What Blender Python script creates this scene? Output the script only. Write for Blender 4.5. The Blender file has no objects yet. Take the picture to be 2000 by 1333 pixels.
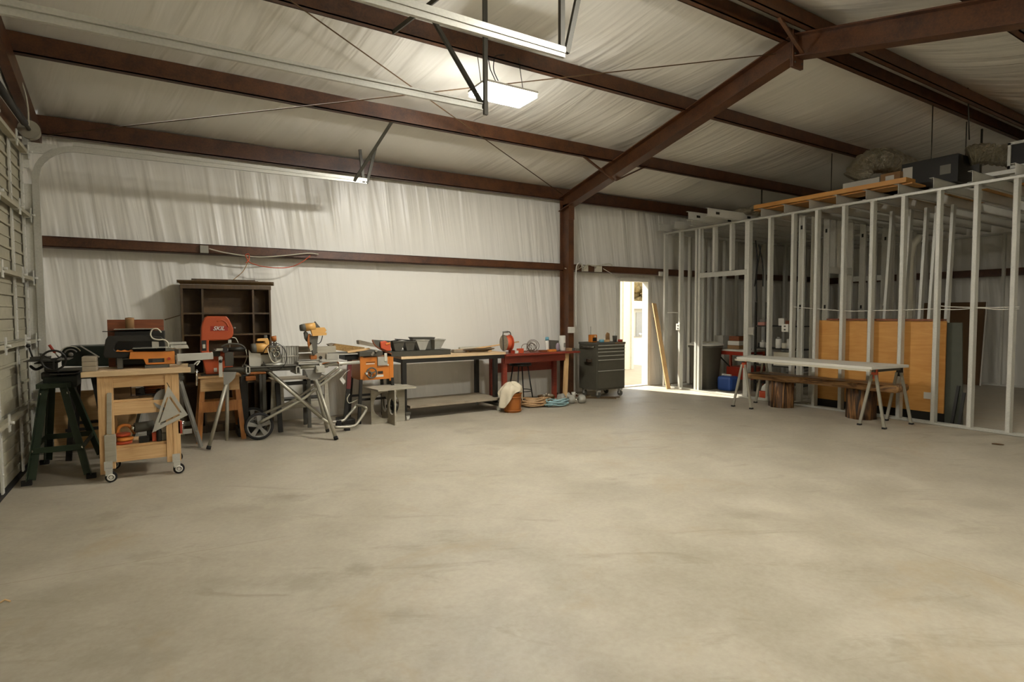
import bpy, bmesh, math, random
from mathutils import Vector, Matrix
R = random.Random(7)
rad = math.radians
SC = bpy.context.scene
COL = SC.collection

# ---------------------------------------------------------------- camera
F_PX = 1108.0
YAW, PIT, ROL, CAMH = rad(31.8), rad(2.70), rad(-.25), 1.42
cy, sy, cp, sp = math.cos(YAW), math.sin(YAW), math.cos(PIT), math.sin(PIT)
FW = Vector((sy*cp, cy*cp, -sp)); R0 = Vector((cy, -sy, 0)); U0 = R0.cross(FW)
RT = R0*math.cos(ROL) + U0*math.sin(ROL); UP = -R0*math.sin(ROL) + U0*math.cos(ROL)
CP = Vector((0, 0, CAMH))
cam_d = bpy.data.cameras.new('camera'); cam = bpy.data.objects.new('camera', cam_d); COL.objects.link(cam)
cam_d.sensor_width = 36; cam_d.lens = F_PX*36/2000; cam_d.clip_start = .05; cam_d.clip_end = 300
m3 = Matrix((RT, UP, -FW)).transposed()
cam.matrix_world = Matrix.Translation(CP) @ m3.to_4x4()
SC.camera = cam

def at(x, y, ax, v):
    "point of the real plane axis=v (0 X, 1 Y, 2 Z) measured from the photograph's survey"
    d = FW + RT*((x-1000)/F_PX) - UP*((y-666.5)/F_PX)
    return CP + d*((v-CP[ax])/d[ax])
def PX(x, y, v): return at(x, y, 0, v)
def PY(x, y, v): return at(x, y, 1, v)
def PZ(x, y, v): return at(x, y, 2, v)

# ---------------------------------------------------------------- mesh builder
OFF = {}
class MB:
    def __init__(s, M=None):
        s.b = bmesh.new(); s.M = M or Matrix()
    def v(s, p): return s.b.verts.new(s.M @ Vector(p))
    def face(s, vs, smooth=False):
        try:
            f = s.b.faces.new(vs); f.smooth = smooth; return f
        except ValueError: pass
    def box(s, a, b):
        x0, y0, z0 = [min(a[i], b[i]) for i in range(3)]; x1, y1, z1 = [max(a[i], b[i]) for i in range(3)]
        q = [s.v(p) for p in ((x0,y0,z0),(x1,y0,z0),(x1,y1,z0),(x0,y1,z0),(x0,y0,z1),(x1,y0,z1),(x1,y1,z1),(x0,y1,z1))]
        for i in ((0,3,2,1),(4,5,6,7),(0,1,5,4),(1,2,6,5),(2,3,7,6),(3,0,4,7)): s.face([q[k] for k in i])
        return s
    def cbox(s, c, d, rot=None):
        c = Vector(c); h = Vector(d)/2; Rm = rot or Matrix.Identity(3)
        q = []
        for sx, sy_, sz in ((-1,-1,-1),(1,-1,-1),(1,1,-1),(-1,1,-1),(-1,-1,1),(1,-1,1),(1,1,1),(-1,1,1)):
            q.append(s.v(c + Rm @ Vector((h.x*sx, h.y*sy_, h.z*sz))))
        for i in ((0,3,2,1),(4,5,6,7),(0,1,5,4),(1,2,6,5),(2,3,7,6),(3,0,4,7)): s.face([q[k] for k in i])
        return s
    def bar(s, p0, p1, w, h, up=(0,0,1)):
        "rectangular bar from p0 to p1, w across, h along up"
        p0, p1 = Vector(p0), Vector(p1); d = (p1-p0).normalized(); u = Vector(up)
        if abs(d.dot(u)) > .98: u = Vector((0,1,0))
        a = d.cross(u).normalized()*w/2; c = a.cross(d).normalized()*h/2
        q = [s.v(p0+i*a+j*c) for i, j in ((-1,-1),(1,-1),(1,1),(-1,1))] + [s.v(p1+i*a+j*c) for i, j in ((-1,-1),(1,-1),(1,1),(-1,1))]
        for i in ((0,1,2,3),(7,6,5,4),(0,4,5,1),(1,5,6,2),(2,6,7,3),(3,7,4,0)): s.face([q[k] for k in i])
        return s
    def prism(s, pts, vec):
        vec = Vector(vec); a = [s.v(p) for p in pts]; b = [s.v(Vector(p)+vec) for p in pts]; n = len(a)
        s.face(a); s.face(b[::-1])
        for i in range(n): s.face([a[i], b[i], b[(i+1) % n], a[(i+1) % n]])
        return s
    def py(s, pts, Y, d): return s.prism([PY(x, y, Y) for x, y in pts], (0, d, 0))
    def tube(s, pts, r, n=8, closed=False, r1=None):
        pts = [Vector(p) for p in pts]; m = len(pts)
        if m < 2: return s
        rings = []; up = None
        for i, p in enumerate(pts):
            if closed: d = pts[(i+1) % m]-pts[i-1]
            else: d = pts[min(i+1, m-1)]-pts[max(i-1, 0)]
            if d.length < 1e-9: d = Vector((0,0,1))
            d.normalize()
            if up is None: up = Vector((0,0,1)) if abs(d.z) < .9 else Vector((1,0,0))
            a = d.cross(up); 
            if a.length < 1e-6: a = d.orthogonal()
            a.normalize(); b = a.cross(d).normalized(); up = b
            rr = r if r1 is None else r+(r1-r)*i/(m-1)
            rings.append([s.v(p+a*math.cos(t)*rr+b*math.sin(t)*rr) for t in [2*math.pi*k/n for k in range(n)]])
        L = m if closed else m-1
        for i in range(L):
            A, B = rings[i], rings[(i+1) % m]
            for k in range(n): s.face([A[k], A[(k+1) % n], B[(k+1) % n], B[k]], n > 5)
        if not closed:
            s.face(rings[0][::-1]); s.face(rings[-1])
        return s
    def cyl(s, p0, p1, r, n=20, r1=None): return s.tube([p0, p1], r, n, r1=r1)
    def lathe(s, prof, o, ax=(0,0,1), n=24, cap=True):
        "prof: (radius, height) pairs revolved about ax through o"
        o = Vector(o); ax = Vector(ax).normalized(); a = ax.orthogonal().normalized(); b = ax.cross(a)
        rings = []
        for r, h in prof:
            rings.append([s.v(o+ax*h+(a*math.cos(t)+b*math.sin(t))*max(r, 1e-4)) for t in [2*math.pi*k/n for k in range(n)]])
        for A, B in zip(rings, rings[1:]):
            for k in range(n): s.face([A[k], A[(k+1) % n], B[(k+1) % n], B[k]], True)
        if cap: s.face(rings[0][::-1]); s.face(rings[-1])
        return s
    def ring(s, c, ax, r, t, n=28, k=8):
        c = Vector(c); ax = Vector(ax).normalized(); a = ax.orthogonal().normalized(); b = ax.cross(a)
        return s.tube([c+(a*math.cos(q)+b*math.sin(q))*r for q in [2*math.pi*i/n for i in range(n)]], t, k, True)
    def ball(s, c, r, n=12, sc=(1,1,1), rot=None, jit=0, rnd=None):
        c = Vector(c); Rm = rot or Matrix.Identity(3); m = n//2; rows = []
        for i in range(1, m):
            th = math.pi*i/m
            rows.append([s.v(c+Rm @ Vector((math.sin(th)*math.cos(2*math.pi*k/n)*r*sc[0], math.sin(th)*math.sin(2*math.pi*k/n)*r*sc[1], math.cos(th)*r*sc[2]))*(1+(rnd.uniform(-jit, jit) if rnd else 0))) for k in range(n)])
        t = s.v(c+Rm @ Vector((0,0,r*sc[2]))); bt = s.v(c-Rm @ Vector((0,0,r*sc[2])))
        for k in range(n): s.face([t, rows[0][k], rows[0][(k+1) % n]], True); s.face([bt, rows[-1][(k+1) % n], rows[-1][k]], True)
        for A, B in zip(rows, rows[1:]):
            for k in range(n): s.face([A[k], B[k], B[(k+1) % n], A[(k+1) % n]], True)
        return s
    def grid(s, fn, nu, nv, smooth=True):
        q = [[s.v(fn(i/nu, j/nv)) for j in range(nv+1)] for i in range(nu+1)]
        for i in range(nu):
            for j in range(nv): s.face([q[i][j], q[i+1][j], q[i+1][j+1], q[i][j+1]], smooth)
        return s
    def build(s, name, mat, parent=None, bevel=0, sub=0, solid=0):
        bmesh.ops.recalc_face_normals(s.b, faces=s.b.faces[:]) if not solid else None
        if parent is None:
            xs = [v.co for v in s.b.verts]
            lo = Vector([min(c[i] for c in xs) for i in range(3)]); hi = Vector([max(c[i] for c in xs) for i in range(3)])
            off = Vector(((lo.x+hi.x)/2, (lo.y+hi.y)/2, lo.z))
        else: off = OFF[parent.name]
        for v in s.b.verts: v.co -= off
        me = bpy.data.meshes.new(name); s.b.to_mesh(me); s.b.free()
        me.materials.append(mat)
        o = bpy.data.objects.new(name, me); COL.objects.link(o)
        if parent is None: o.location = off
        else: o.parent = parent
        OFF[o.name] = off
        if solid:
            md = o.modifiers.new('thickness', 'SOLIDIFY'); md.thickness = solid
        if sub:
            md = o.modifiers.new('subdivision', 'SUBSURF'); md.levels = md.render_levels = sub
        if bevel:
            md = o.modifiers.new('bevel', 'BEVEL'); md.width = bevel; md.segments = 2; md.limit_method = 'ANGLE'; md.angle_limit = rad(40)
        return o

def tag(o, label, cat, group=None):
    o['label'] = label; o['category'] = cat
    if group: o['group'] = group
    return o
def struct(o): o['kind'] = 'structure'; return o
def thing(name, label, cat, loc, group=None):
    o = bpy.data.objects.new(name, None); COL.objects.link(o); o.location = loc; o.empty_display_size = .05
    OFF[o.name] = Vector(loc)
    return tag(o, label, cat, group)
def plabel(o, t): o['label'] = t; return o
def frame(loc, rz=0, rx=0, ry=0):
    return Matrix.Translation(Vector(loc)) @ Matrix.Rotation(rad(rz), 4, 'Z') @ Matrix.Rotation(rad(ry), 4, 'Y') @ Matrix.Rotation(rad(rx), 4, 'X')

# ---------------------------------------------------------------- materials
def lin(c):
    if isinstance(c, str): c = [int(c[i:i+2], 16)/255 for i in (0, 2, 4)]
    return tuple([(x/12.92 if x <= .04045 else ((x+.055)/1.055)**2.4) for x in c]) + (1,)
class N:
    def __init__(s, name):
        s.m = bpy.data.materials.new(name); s.m.use_nodes = True; s.t = s.m.node_tree; s.t.nodes.clear()
        s.o = s.t.nodes.new('ShaderNodeOutputMaterial'); s.p = s.t.nodes.new('ShaderNodeBsdfPrincipled')
        s.t.links.new(s.p.outputs[0], s.o.inputs[0])
    def n(s, ty, **k):
        q = s.t.nodes.new('ShaderNode'+ty)
        for a, b in k.items():
            if a in q.inputs: q.inputs[a].default_value = b
            else: setattr(q, a, b)
        return q
    def l(s, a, b): s.t.links.new(a, b)
    def coord(s, sc=(1,1,1), rot=(0,0,0), kind='Object'):
        c = s.n('TexCoord'); v = c.outputs[kind]
        if any(rot):
            r = s.n('Mapping'); r.inputs['Rotation'].default_value = rot; s.l(v, r.inputs[0]); v = r.outputs[0]
        m = s.n('Mapping'); m.inputs['Scale'].default_value = sc
        s.l(v, m.inputs[0]); return m.outputs[0]
    def noise(s, vec, scale, detail=4, rough=.55, dist=0):
        q = s.n('TexNoise'); q.inputs['Scale'].default_value = scale; q.inputs['Detail'].default_value = detail
        q.inputs['Roughness'].default_value = rough; q.inputs['Distortion'].default_value = dist
        s.l(vec, q.inputs['Vector']); return q.outputs[0]
    def ramp(s, fac, stops):
        q = s.n('ValToRGB'); e = q.color_ramp.elements
        while len(e) < len(stops): e.new(.5)
        for el, (p, c) in zip(e, stops): el.position = p; el.color = lin(c) if not isinstance(c, float) else (c, c, c, 1)
        s.l(fac, q.inputs[0]); return q.outputs[0]
    def mix(s, fac, a, b, mode='MIX'):
        q = s.n('MixRGB', blend_type=mode)
        for i, x in ((0, fac), (1, a), (2, b)):
            if hasattr(x, 'links'): s.l(x, q.inputs[i])
            else: q.inputs[i].default_value = x
        return q.outputs[0]
    def bump(s, h, strength=.3, dist=.01, prev=None):
        q = s.n('Bump'); q.inputs['Strength'].default_value = strength; q.inputs['Distance'].default_value = dist
        s.l(h, q.inputs['Height'])
        if prev is not None: s.l(prev, q.inputs['Normal'])
        s.l(q.outputs[0], s.p.inputs['Normal']); return q.outputs[0]
    def set(s, **k):
        for a, b in k.items():
            a = a.replace('_', ' ')
            if hasattr(b, 'links'): s.l(b, s.p.inputs[a])
            else: s.p.inputs[a].default_value = b
        return s
def plain(name, c, rough=.6, metal=0., var=.12, scale=14, bump=.0, spec=.4):
    s = N(name); co = s.coord()
    nz = s.noise(co, scale, 5)
    a = lin(c); lo = tuple(x*(1-var*1.6) for x in a[:3])+(1,); hi = tuple(min(1, x*(1+var)) for x in a[:3])+(1,)
    s.set(Base_Color=s.mix(nz, lo, hi), Roughness=rough, Metallic=metal)
    s.p.inputs['Specular IOR Level'].default_value = spec
    if bump: s.bump(s.noise(co, scale*4, 4), bump, .004)
    return s.m
def wood(name, c1, c2, sc=(3, 30, 30), rough=.6, knots=True, bump=.15):
    s = N(name); co = s.coord(sc)
    n1 = s.noise(co, 1.2, 6, .6, 1.2); n2 = s.noise(s.coord((2,2,2)), 1.5, 3)
    f = s.ramp(n1, [(.32, c1), (.68, c2)])
    s.set(Base_Color=s.mix(.35, f, s.ramp(n2, [(.3, c1), (.7, c2)])), Roughness=rough)
    s.bump(n1, bump, .004); return s.m
def streak(name, sc, stops, rough):
    s = N(name); co = s.coord(sc); f = s.noise(co, 1.0, 5, .6, 1.4)
    s.set(Base_Color=s.ramp(f, stops), Roughness=rough); s.bump(f, .6, .01); return s.m
class MAT: pass
M = MAT()
M.pine_x = wood('pine along x', 'b98f5c', 'd9b683', (2.5, 40, 40))
M.pine_z = wood('pine upright', 'b98f5c', 'd9b683', (40, 40, 2.5))
M.ply = wood('birch panel grey', '8d8674', 'a59e8b', (3, 20, 20), bump=.05)
M.bench_top = wood('maple bench top', 'b79a72', 'd2b78e', (2.5, 25, 25), bump=.05)
M.old_plank = wood('old dusty plank', '6e6250', '9c907a', (2.5, 25, 25))
M.orange_ply = wood('orange plywood', 'b47a38', 'cd9850', (14, 1.6, 14), rough=.45, bump=.05)
M.orange_wood = wood('orange stained wood', '8a5523', 'b37636', (40, 40, 3), rough=.5)
M.red_wood = wood('cedar board', '5a2c14', '86481f', (2.5, 30, 30), rough=.5)
M.dark_wood = wood('dark walnut', '33240f', '574120', (30, 30, 3), rough=.4, bump=.05)
M.panel_brown = wood('brown back panel', '4a3518', '6a4e26', (6, 6, 6), rough=.55, bump=.05)
M.slab = streak('live edge slab', (10, 1.1, 14), [(.38, '22140a'), (.48, '6b4826'), (.60, 'a98152')], .4)
M.stump = streak('charred stump bark', (13, 13, 1.2), [(.40, '1a110a'), (.52, '5c3c1d'), (.66, '9c7242')], .5)
M.fibre = plain('brown fibreboard', '5c4428', .8)
M.red_bench = wood('red painted bench', '6a2416', '8c3a26', (3, 30, 30), rough=.45)
M.steel = plain('dark rolled steel', '47443a', .5, .3, bump=.1)
M.dark = plain('black enamel', '1d1a13', .5)
M.rubber = plain('black rubber', '1a1815', .8)
M.green = plain('dark green enamel', '26331f', .5)
M.dkgreen = plain('deep green casting', '171f15', .45)
M.orange = plain('orange enamel', 'bd7026', .45, var=.08)
M.orange_tool = plain('orange tool plastic', 'cf8036', .45, var=.06)
M.skilred = plain('red orange tool plastic', 'a9481f', .45, var=.06)
M.red = plain('red plastic', '96311c', .45)
M.redor = plain('bright red orange plastic', 'bb4e2c', .5)
M.yellow = plain('yellow tool plastic', 'cb9b55', .45, var=.06)
M.alu = plain('brushed aluminium', 'b4b1a4', .4, .35)
M.tube = plain('galvanised tube', 'a09b8a', .4, .4)
M.chrome = plain('chrome', 'c9c6bc', .15, 1.)
M.white = plain('white plastic', 'c9c5b8', .5, var=.05)
M.cream = plain('cream paint', 'bdb7a2', .6, var=.08)
M.grey = plain('mid grey plastic', '77746a', .6)
M.dkgrey = plain('dark grey plastic', '524f45', .6)
M.lgrey = plain('light grey casting', '9b978a', .5)
M.blue = plain('blue plastic jug', '2c4a86', .4)
M.ltblue = plain('light blue plastic', '6ba3b3', .4)
M.card = plain('brown cardboard', '94714a', .8)
M.rope = wood('tan rope', '8a6a42', 'b4926a', (60, 60, 60))
M.rope_blue = plain('pale blue rope', '8aa7a8', .7)
M.leather = plain('orange leather', '9a5a22', .5)
M.cloth = plain('off white cloth', 'c2b79e', .9, bump=.3, scale=8)
M.smoke = plain('smoked plastic bin', '4b483f', .35)
M.gold = plain('tan bark chips', '9b7a48', .9, var=.5, scale=60)
M.door_paint = plain('aged door paint', 'a59f88', .6, var=.12)
M.foil = None
def galv(name='galvanised stud steel', c='b5b3a6', metal=.2, rough=.45):
    s = N(name); co = s.coord((1,1,1))
    v = s.n('TexVoronoi'); v.inputs['Scale'].default_value = 60; s.l(co, v.inputs['Vector'])
    nz = s.noise(co, 5, 4)
    a = lin(c); lo = tuple(x*.72 for x in a[:3])+(1,)
    c1 = s.mix(v.outputs['Distance'], a, lo)
    s.set(Base_Color=s.mix(nz, c1, lin(c)), Metallic=metal, Roughness=rough); return s.m
M.galv = galv(c='cbc9bd', metal=.12)
M.galv2 = galv('bright galvanised track', 'bebcb0', .3, .4)
def foil():
    s = N('wrinkled foil'); co = s.coord(); n1 = s.noise(co, 14, 6, .6, 1.5)
    s.set(Base_Color=lin('a09882'), Metallic=.9, Roughness=.28); s.bump(n1, 1., .05); return s.m
M.foil = foil()
def primer():
    s = N('rust red steel primer'); co = s.coord(); n1 = s.noise(co, 5, 6, .65); n2 = s.noise(co, 60, 3)
    f = s.ramp(n1, [(.3, '331c0c'), (.7, '603a1d')])
    s.set(Base_Color=s.mix(.2, f, s.ramp(n2, [(.35, '2a170b'), (.7, '784a2a')])), Roughness=.42); s.p.inputs['Specular IOR Level'].default_value = .5
    return s.m
M.primer = primer()
def film(name, foldrot, sc_fold, strength, c='e6e3d9'):
    "white vinyl insulation facing with long crinkle folds"
    s = N(name)
    co = s.coord(sc_fold, foldrot)
    f1 = s.noise(co, 1.0, 2.5, .5, .5)
    f2 = s.noise(co, 2.6, 3, .5, .6)
    big = s.noise(s.coord((.5,.5,.5)), 1., 3)
    s.set(Base_Color=s.mix(big, lin('dcd8cb'), lin(c)), Roughness=.36)
    s.p.inputs['Specular IOR Level'].default_value = .55
    amp = s.ramp(s.noise(s.coord((.35,.35,.35)), 1., 2), [(.38, .10), (.66, 1.)])
    m = s.n('Math', operation='MULTIPLY'); s.l(f1, m.inputs[0]); s.l(amp, m.inputs[1])
    b1 = s.bump(m.outputs[0], strength, .13)
    b2 = s.bump(f2, strength*.35, .02, b1)
    weave = s.noise(s.coord((1,1,1)), 160, 2)
    s.bump(weave, .08, .002, b2)
    return s.m
M.film_wall = film('wall insulation film', (0, rad(7), 0), (4.6, 1, .28), .8)
M.film_roof = film('roof insulation film', (0, 0, rad(-14)), (4.6, .34, 1), .6)
M.film_end = film('end wall insulation film', (rad(6), 0, 0), (1, 5, .3), .8)
def concrete():
    s = N('trowelled concrete slab'); co = s.coord()
    n1 = s.noise(co, .45, 5, .55, .4); n2 = s.noise(co, 2.3, 7, .62, .3); n3 = s.noise(co, 38, 4); sc = s.coord((.8, 3.2, 1), (0,0,rad(28)))
    n4 = s.noise(sc, 1.6, 7, .7, .8)
    base = s.ramp(n1, [(.3, '9a9180'), (.72, 'aaa18e')])
    c2 = s.mix(.6, base, s.ramp(n2, [(.34, '877e6b'), (.62, 'a89f8c')]))
    c3 = s.mix(.14, c2, s.ramp(n3, [(.3, '746c5b'), (.7, 'b0a897')]))
    st = s.ramp(n4, [(.57, 0.0), (.72, .5)])
    c4 = s.mix(st, c3, lin('746b56'))
    n5 = s.noise(co, .9, 6, .7, .6)
    tan = s.ramp(n5, [(.57, 0.0), (.70, .45)])
    c5 = s.mix(tan, c4, lin('948160'))
    n6 = s.noise(co, 1.35, 3, .5, .2); sm = s.ramp(n6, [(.66, 0.0), (.76, .38)]); c5 = s.mix(sm, c5, lin('6f6857'))
    g = s.n('NewGeometry'); pos = g.outputs['Position']
    def M_(op, a, b=None):
        q = s.n('Math', operation=op)
        for i, x in enumerate((a, b)):
            if x is None: continue
            if hasattr(x, 'links'): s.l(x, q.inputs[i])
            else: q.inputs[i].default_value = x
        return q.outputs[0]
    sep = s.n('SeparateXYZ'); s.l(pos, sep.inputs[0]); px_, py_ = sep.outputs[0], sep.outputs[1]
    wob = s.noise(pos, 2.2, 5); wob2 = s.noise(pos, 9, 4, .7)
    for (a, b, st_) in ((PZ(0, 1143, 0), PZ(560, 1048, 0), .55), (PZ(1790, 1077, 0), PZ(2010, 1149, 0), .5)):   # hairline cracks of the slab
        d = (b-a); L = d.length; d.normalize(); nx, ny = -d.y, d.x
        dist = M_('ADD', M_('MULTIPLY', M_('SUBTRACT', px_, a.x), nx), M_('MULTIPLY', M_('SUBTRACT', py_, a.y), ny))
        dist = M_('ABSOLUTE', M_('ADD', dist, M_('MULTIPLY', M_('SUBTRACT', wob, .5), .03)))
        tt = M_('ADD', M_('MULTIPLY', M_('SUBTRACT', px_, a.x), d.x), M_('MULTIPLY', M_('SUBTRACT', py_, a.y), d.y))
        mk = M_('MULTIPLY', M_('MULTIPLY', M_('LESS_THAN', dist, .0022), M_('MULTIPLY', M_('GREATER_THAN', tt, -.05), M_('LESS_THAN', tt, L))), st_)
        c5 = s.mix(mk, c5, lin('6b5c42'))
    for (x, y, r, k, st_) in ((700, 1115, .10, 1., .6), (550, 972, .26, .5, .5), (470, 995, .28, .5, .4), (590, 1137, .24, .6, .45), (440, 1140, .22, .6, .3), (283, 1085, .13, .7, .45), (212, 1010, .12, 1.5, .5),
                               (1880, 1180, .16, .8, .4), (785, 1198, .10, .8, .35), (200, 1290, .2, .7, .35), (1450, 1008, .25, .4, .35), (1390, 1085, .25, .6, .25), (1780, 1000, .3, .4, .3), (100, 1240, .2, .7, .3)):
        c = PZ(x, y, 0)
        dx = M_('SUBTRACT', px_, c.x); dy = M_('SUBTRACT', py_, c.y)
        # ellipse: longer across the view
        u = M_('ADD', M_('MULTIPLY', dx, RT.x), M_('MULTIPLY', dy, RT.y)); v = M_('DIVIDE', M_('SUBTRACT', M_('MULTIPLY', dy, RT.x), M_('MULTIPLY', dx, RT.y)), k)
        rr = M_('SQRT', M_('ADD', M_('MULTIPLY', u, u), M_('MULTIPLY', v, v)))
        f = M_('MULTIPLY', M_('MAXIMUM', M_('SUBTRACT', 1., M_('ADD', M_('DIVIDE', rr, r), M_('MULTIPLY', M_('SUBTRACT', wob2, .5), 2.2))), 0.), st_*1.0)
        c5 = s.mix(M_('MINIMUM', f, st_*.7), c5, lin('726a57'))
    s.set(Base_Color=c5, Roughness=s.ramp(n2, [(.3, .42), (.7, .62)])); s.p.inputs['Specular IOR Level'].default_value = .35
    s.bump(n3, .12, .003); return s.m
M.conc = concrete()
def emit(name, c, st):
    s = N(name); s.set(Base_Color=lin(c)); s.p.inputs['Emission Color'].default_value = lin(c); s.p.inputs['Emission Strength'].default_value = st; return s.m
# ================================================================ SHELL
XL, XR, YB, YF, RID = -1.12, 14.0, 8.10, -.72, 3.72
def zroof(y): return 4.65-.24*abs(y-RID)
XP = 8.28          # stud wall plane facing the shop
struct(MB().box((XL-.1, YF-.1, -.12), (XR+.1, YB+.14, 0)).build('floor', M.conc))
# back wall with the hole of the entry door
DX0, DX1, DZ = 7.40, 8.17, 2.06
m = MB(); T = .10
for x0, x1, z0, z1 in ((XL, DX0, 0, 3.62), (DX1, XR, 0, 3.62), (DX0, DX1, DZ, 3.62)):
    m.box((x0, YB, z0), (x1, YB+T, z1))
struct(m.build('wall_back', M.film_wall))
struct(MB().box((XL, YF-T, 0), (XR, YF, 3.62)).build('wall_front', M.film_wall))
struct(MB().prism([(XR, YF, 0), (XR, YB, 0), (XR, YB, zroof(YB)), (XR, RID, 4.65), (XR, YF, zroof(YF))], (.1, 0, 0)).build('wall_right', M.film_end))
# left end wall: film above and beside the sectional doors (two door openings)
GD = ((3.95, 7.20, 3.02), (-.35, 2.95, 3.02))
m = MB()
def lw(y0, y1, z0, z1f): m.prism([(XL, y0, z0), (XL, y1, z0), (XL, y1, z1f(y1)), (XL, y0, z1f(y0))], (-.1, 0, 0))
lw(7.20, YB, 0, zroof); lw(3.95, 7.20, 3.02, lambda y: zroof(y)); lw(2.95, 3.95, 0, zroof); lw(-.35, 2.95, 3.02, lambda y: zroof(y)); lw(YF, -.35, 0, zroof)
struct(m.build('wall_left', M.film_end))
# roof film: two slopes, draped between the purlins
PUR = [8.02, 6.65, 5.25, 3.87]; PUR2 = [3.57, 2.19, .80, -.62]
def sag(y, lines):
    for a, b in zip(lines, lines[1:]):
        hi, lo = max(a, b), min(a, b)
        if lo <= y <= hi:
            t = (y-lo)/(hi-lo); return -.075*(math.sin(math.pi*t))**.7
    return 0.
def roof(y0, y1, lines):
    def fn(u, v):
        x = XL+(XR-XL)*u; y = y0+(y1-y0)*v
        return (x, y, zroof(y)+sag(y, lines)+.012*math.sin(x*2.3+y)*math.sin(x*.9))
    return fn
m = MB(); m.grid(roof(YB+.05, RID, PUR), 90, 40); m.grid(roof(RID, YF-.05, PUR2), 90, 40)
struct(m.build('ceiling', M.film_roof, solid=.05))
# ---------------------------------------------------------------- steel frame
def zee(m, x0, x1, y, ztop, h=.2, fl=.07, slope=0.):
    t = .012
    m.box((x0, y-t, ztop-h), (x1, y, ztop)); 
    m.box((x0, y-fl, ztop-h), (x1, y, ztop-h+t)); m.box((x0, y, ztop-t), (x1, y+fl, ztop))
    m.box((x0, y-fl, ztop-h), (x1, y-fl+.008, ztop-h+.025))
    return m
PL = [(6.65, 'rust red roof purlin passing just below the hanging lamp'), (5.25, 'rust red roof purlin just behind the hanging lamp, next up from it'), (3.87, 'rust red roof purlin on the far side of the roof ridge'),
      (3.57, 'rust red roof purlin just on the near side of the roof ridge'), (2.19, 'rust red roof purlin nearest the camera, crossing the top right corner')]
for y, lb in PL:
    o = zee(MB(), XL+.02, XR-.02, y, zroof(y)-.02).build('roof_purlin', M.primer); tag(o, lb, 'beam', 'rust red purlins under the roof film')
o = zee(MB(), XL+.02, XR-.02, 7.99, 3.595, .22, .08).build('eave_beam', M.primer); tag(o, 'rust red eave beam running along the top of the back wall', 'beam')
def girt(x0, x1, ztop):
    m = MB(); m.box((x0, YB-.20, ztop-.115), (x1, YB-.192, ztop)); m.box((x0, YB-.20, ztop-.008), (x1, YB-.01, ztop)); m.box((x0, YB-.20, ztop-.115), (x1, YB-.01, ztop-.107)); return m
CX = 5.965
tag(girt(XL+.01, CX-.02, 2.29).build('wall_girt', M.primer), 'long rust red wall girt behind the workbenches, left of the column', 'beam', 'rust red girts on the back wall')
tag(girt(CX+.02, XR-.15, 2.29).build('wall_girt', M.primer), 'rust red wall girt right of the column, passing over the open door', 'beam', 'rust red girts on the back wall')
tag(MB().box((XR-.18, YF+.05, 2.12), (XR-.02, YB-.22, 2.26)).build('wall_girt', M.primer), 'dark wall girt across the far right end wall behind the studs', 'beam', 'rust red girts on the back wall')
# main frame: column + two rafters
t = thing('steel_column', 'rust red steel column standing against the back wall left of the door', 'column', (CX, 7.85, 0))
yf, yb = 7.70, 7.95; hw = .055
MB().box((CX-hw, yf, 0), (CX+hw, yf+.014, 3.2)).build('flange', M.primer, t)
MB().box((CX-hw, yb-.014, 0), (CX+hw, yb, 3.42)).build('flange', M.primer, t)
MB().box((CX-.006, yf+.014, 0), (CX+.006, yb-.014, 3.3)).build('web', M.primer, t)
MB().box((CX-.14, yf-.05, 0), (CX+.14, yb+.05, .018)).build('base_plate', M.primer, t)
m = MB()
for dx in (-.10, .10):
    for y in (yf-.02, yb+.02): m.cyl((CX+dx, y, .018), (CX+dx, y, .05), .012, 8)
m.build('anchor_bolt', M.chrome, t)['kind'] = 'stuff'
MB().box((CX-hw, yf-.012, 3.02), (CX+hw, yf, 3.30)).build('cap_plate', M.primer, t)
def rafter(name, lb, y0, y1, d0, d1):
    "I-section along the slope from y0 to y1; top edge 0.2 under the film"
    zt = lambda y: zroof(y)-.22
    t = thing(name, lb, 'beam', (CX, (y0+y1)/2, zt(y0)-d0), 'rust red sloping rafters of the main frame')
    th = .014; w = .085
    MB().prism([(CX-.006, y0, zt(y0)-d0), (CX-.006, y1, zt(y1)-d1), (CX-.006, y1, zt(y1)), (CX-.006, y0, zt(y0))], (.012, 0, 0)).build('web', M.primer, t)
    MB().prism([(CX-w, y0, zt(y0)-d0-th), (CX-w, y1, zt(y1)-d1-th), (CX-w, y1, zt(y1)-d1), (CX-w, y0, zt(y0)-d0)], (2*w, 0, 0)).build('bottom_flange', M.primer, t)
    MB().prism([(CX-w, y0, zt(y0)-th), (CX-w, y1, zt(y1)-th), (CX-w, y1, zt(y1)), (CX-w, y0, zt(y0))], (2*w, 0, 0)).build('top_flange', M.primer, t)
    return t
rafter('rafter', 'rust red rafter rising from the column up to the ridge', 7.95, 3.745, .22, .23)
rafter('rafter', 'rust red rafter sloping down from the ridge toward the camera, top right', 3.695, -.62, .23, .24)
t = thing('ridge_splice', 'pair of bolted rust red end plates where the rafters meet at the ridge', 'steel plate', (CX, 3.72, 4.08))
for yy in (3.722, 3.702): MB().box((CX-.095, yy, 4.08), (CX+.095, yy+.016, 4.47)).build('plate', M.primer, t)
m = MB()
for dx in (-.06, .06):
    for z in (4.13, 4.22, 4.36, 4.43): m.cyl((CX+dx, 3.69, z), (CX+dx, 3.75, z), .011, 8)
m.build('bolts', M.steel, t)['kind'] = 'stuff'
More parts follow.
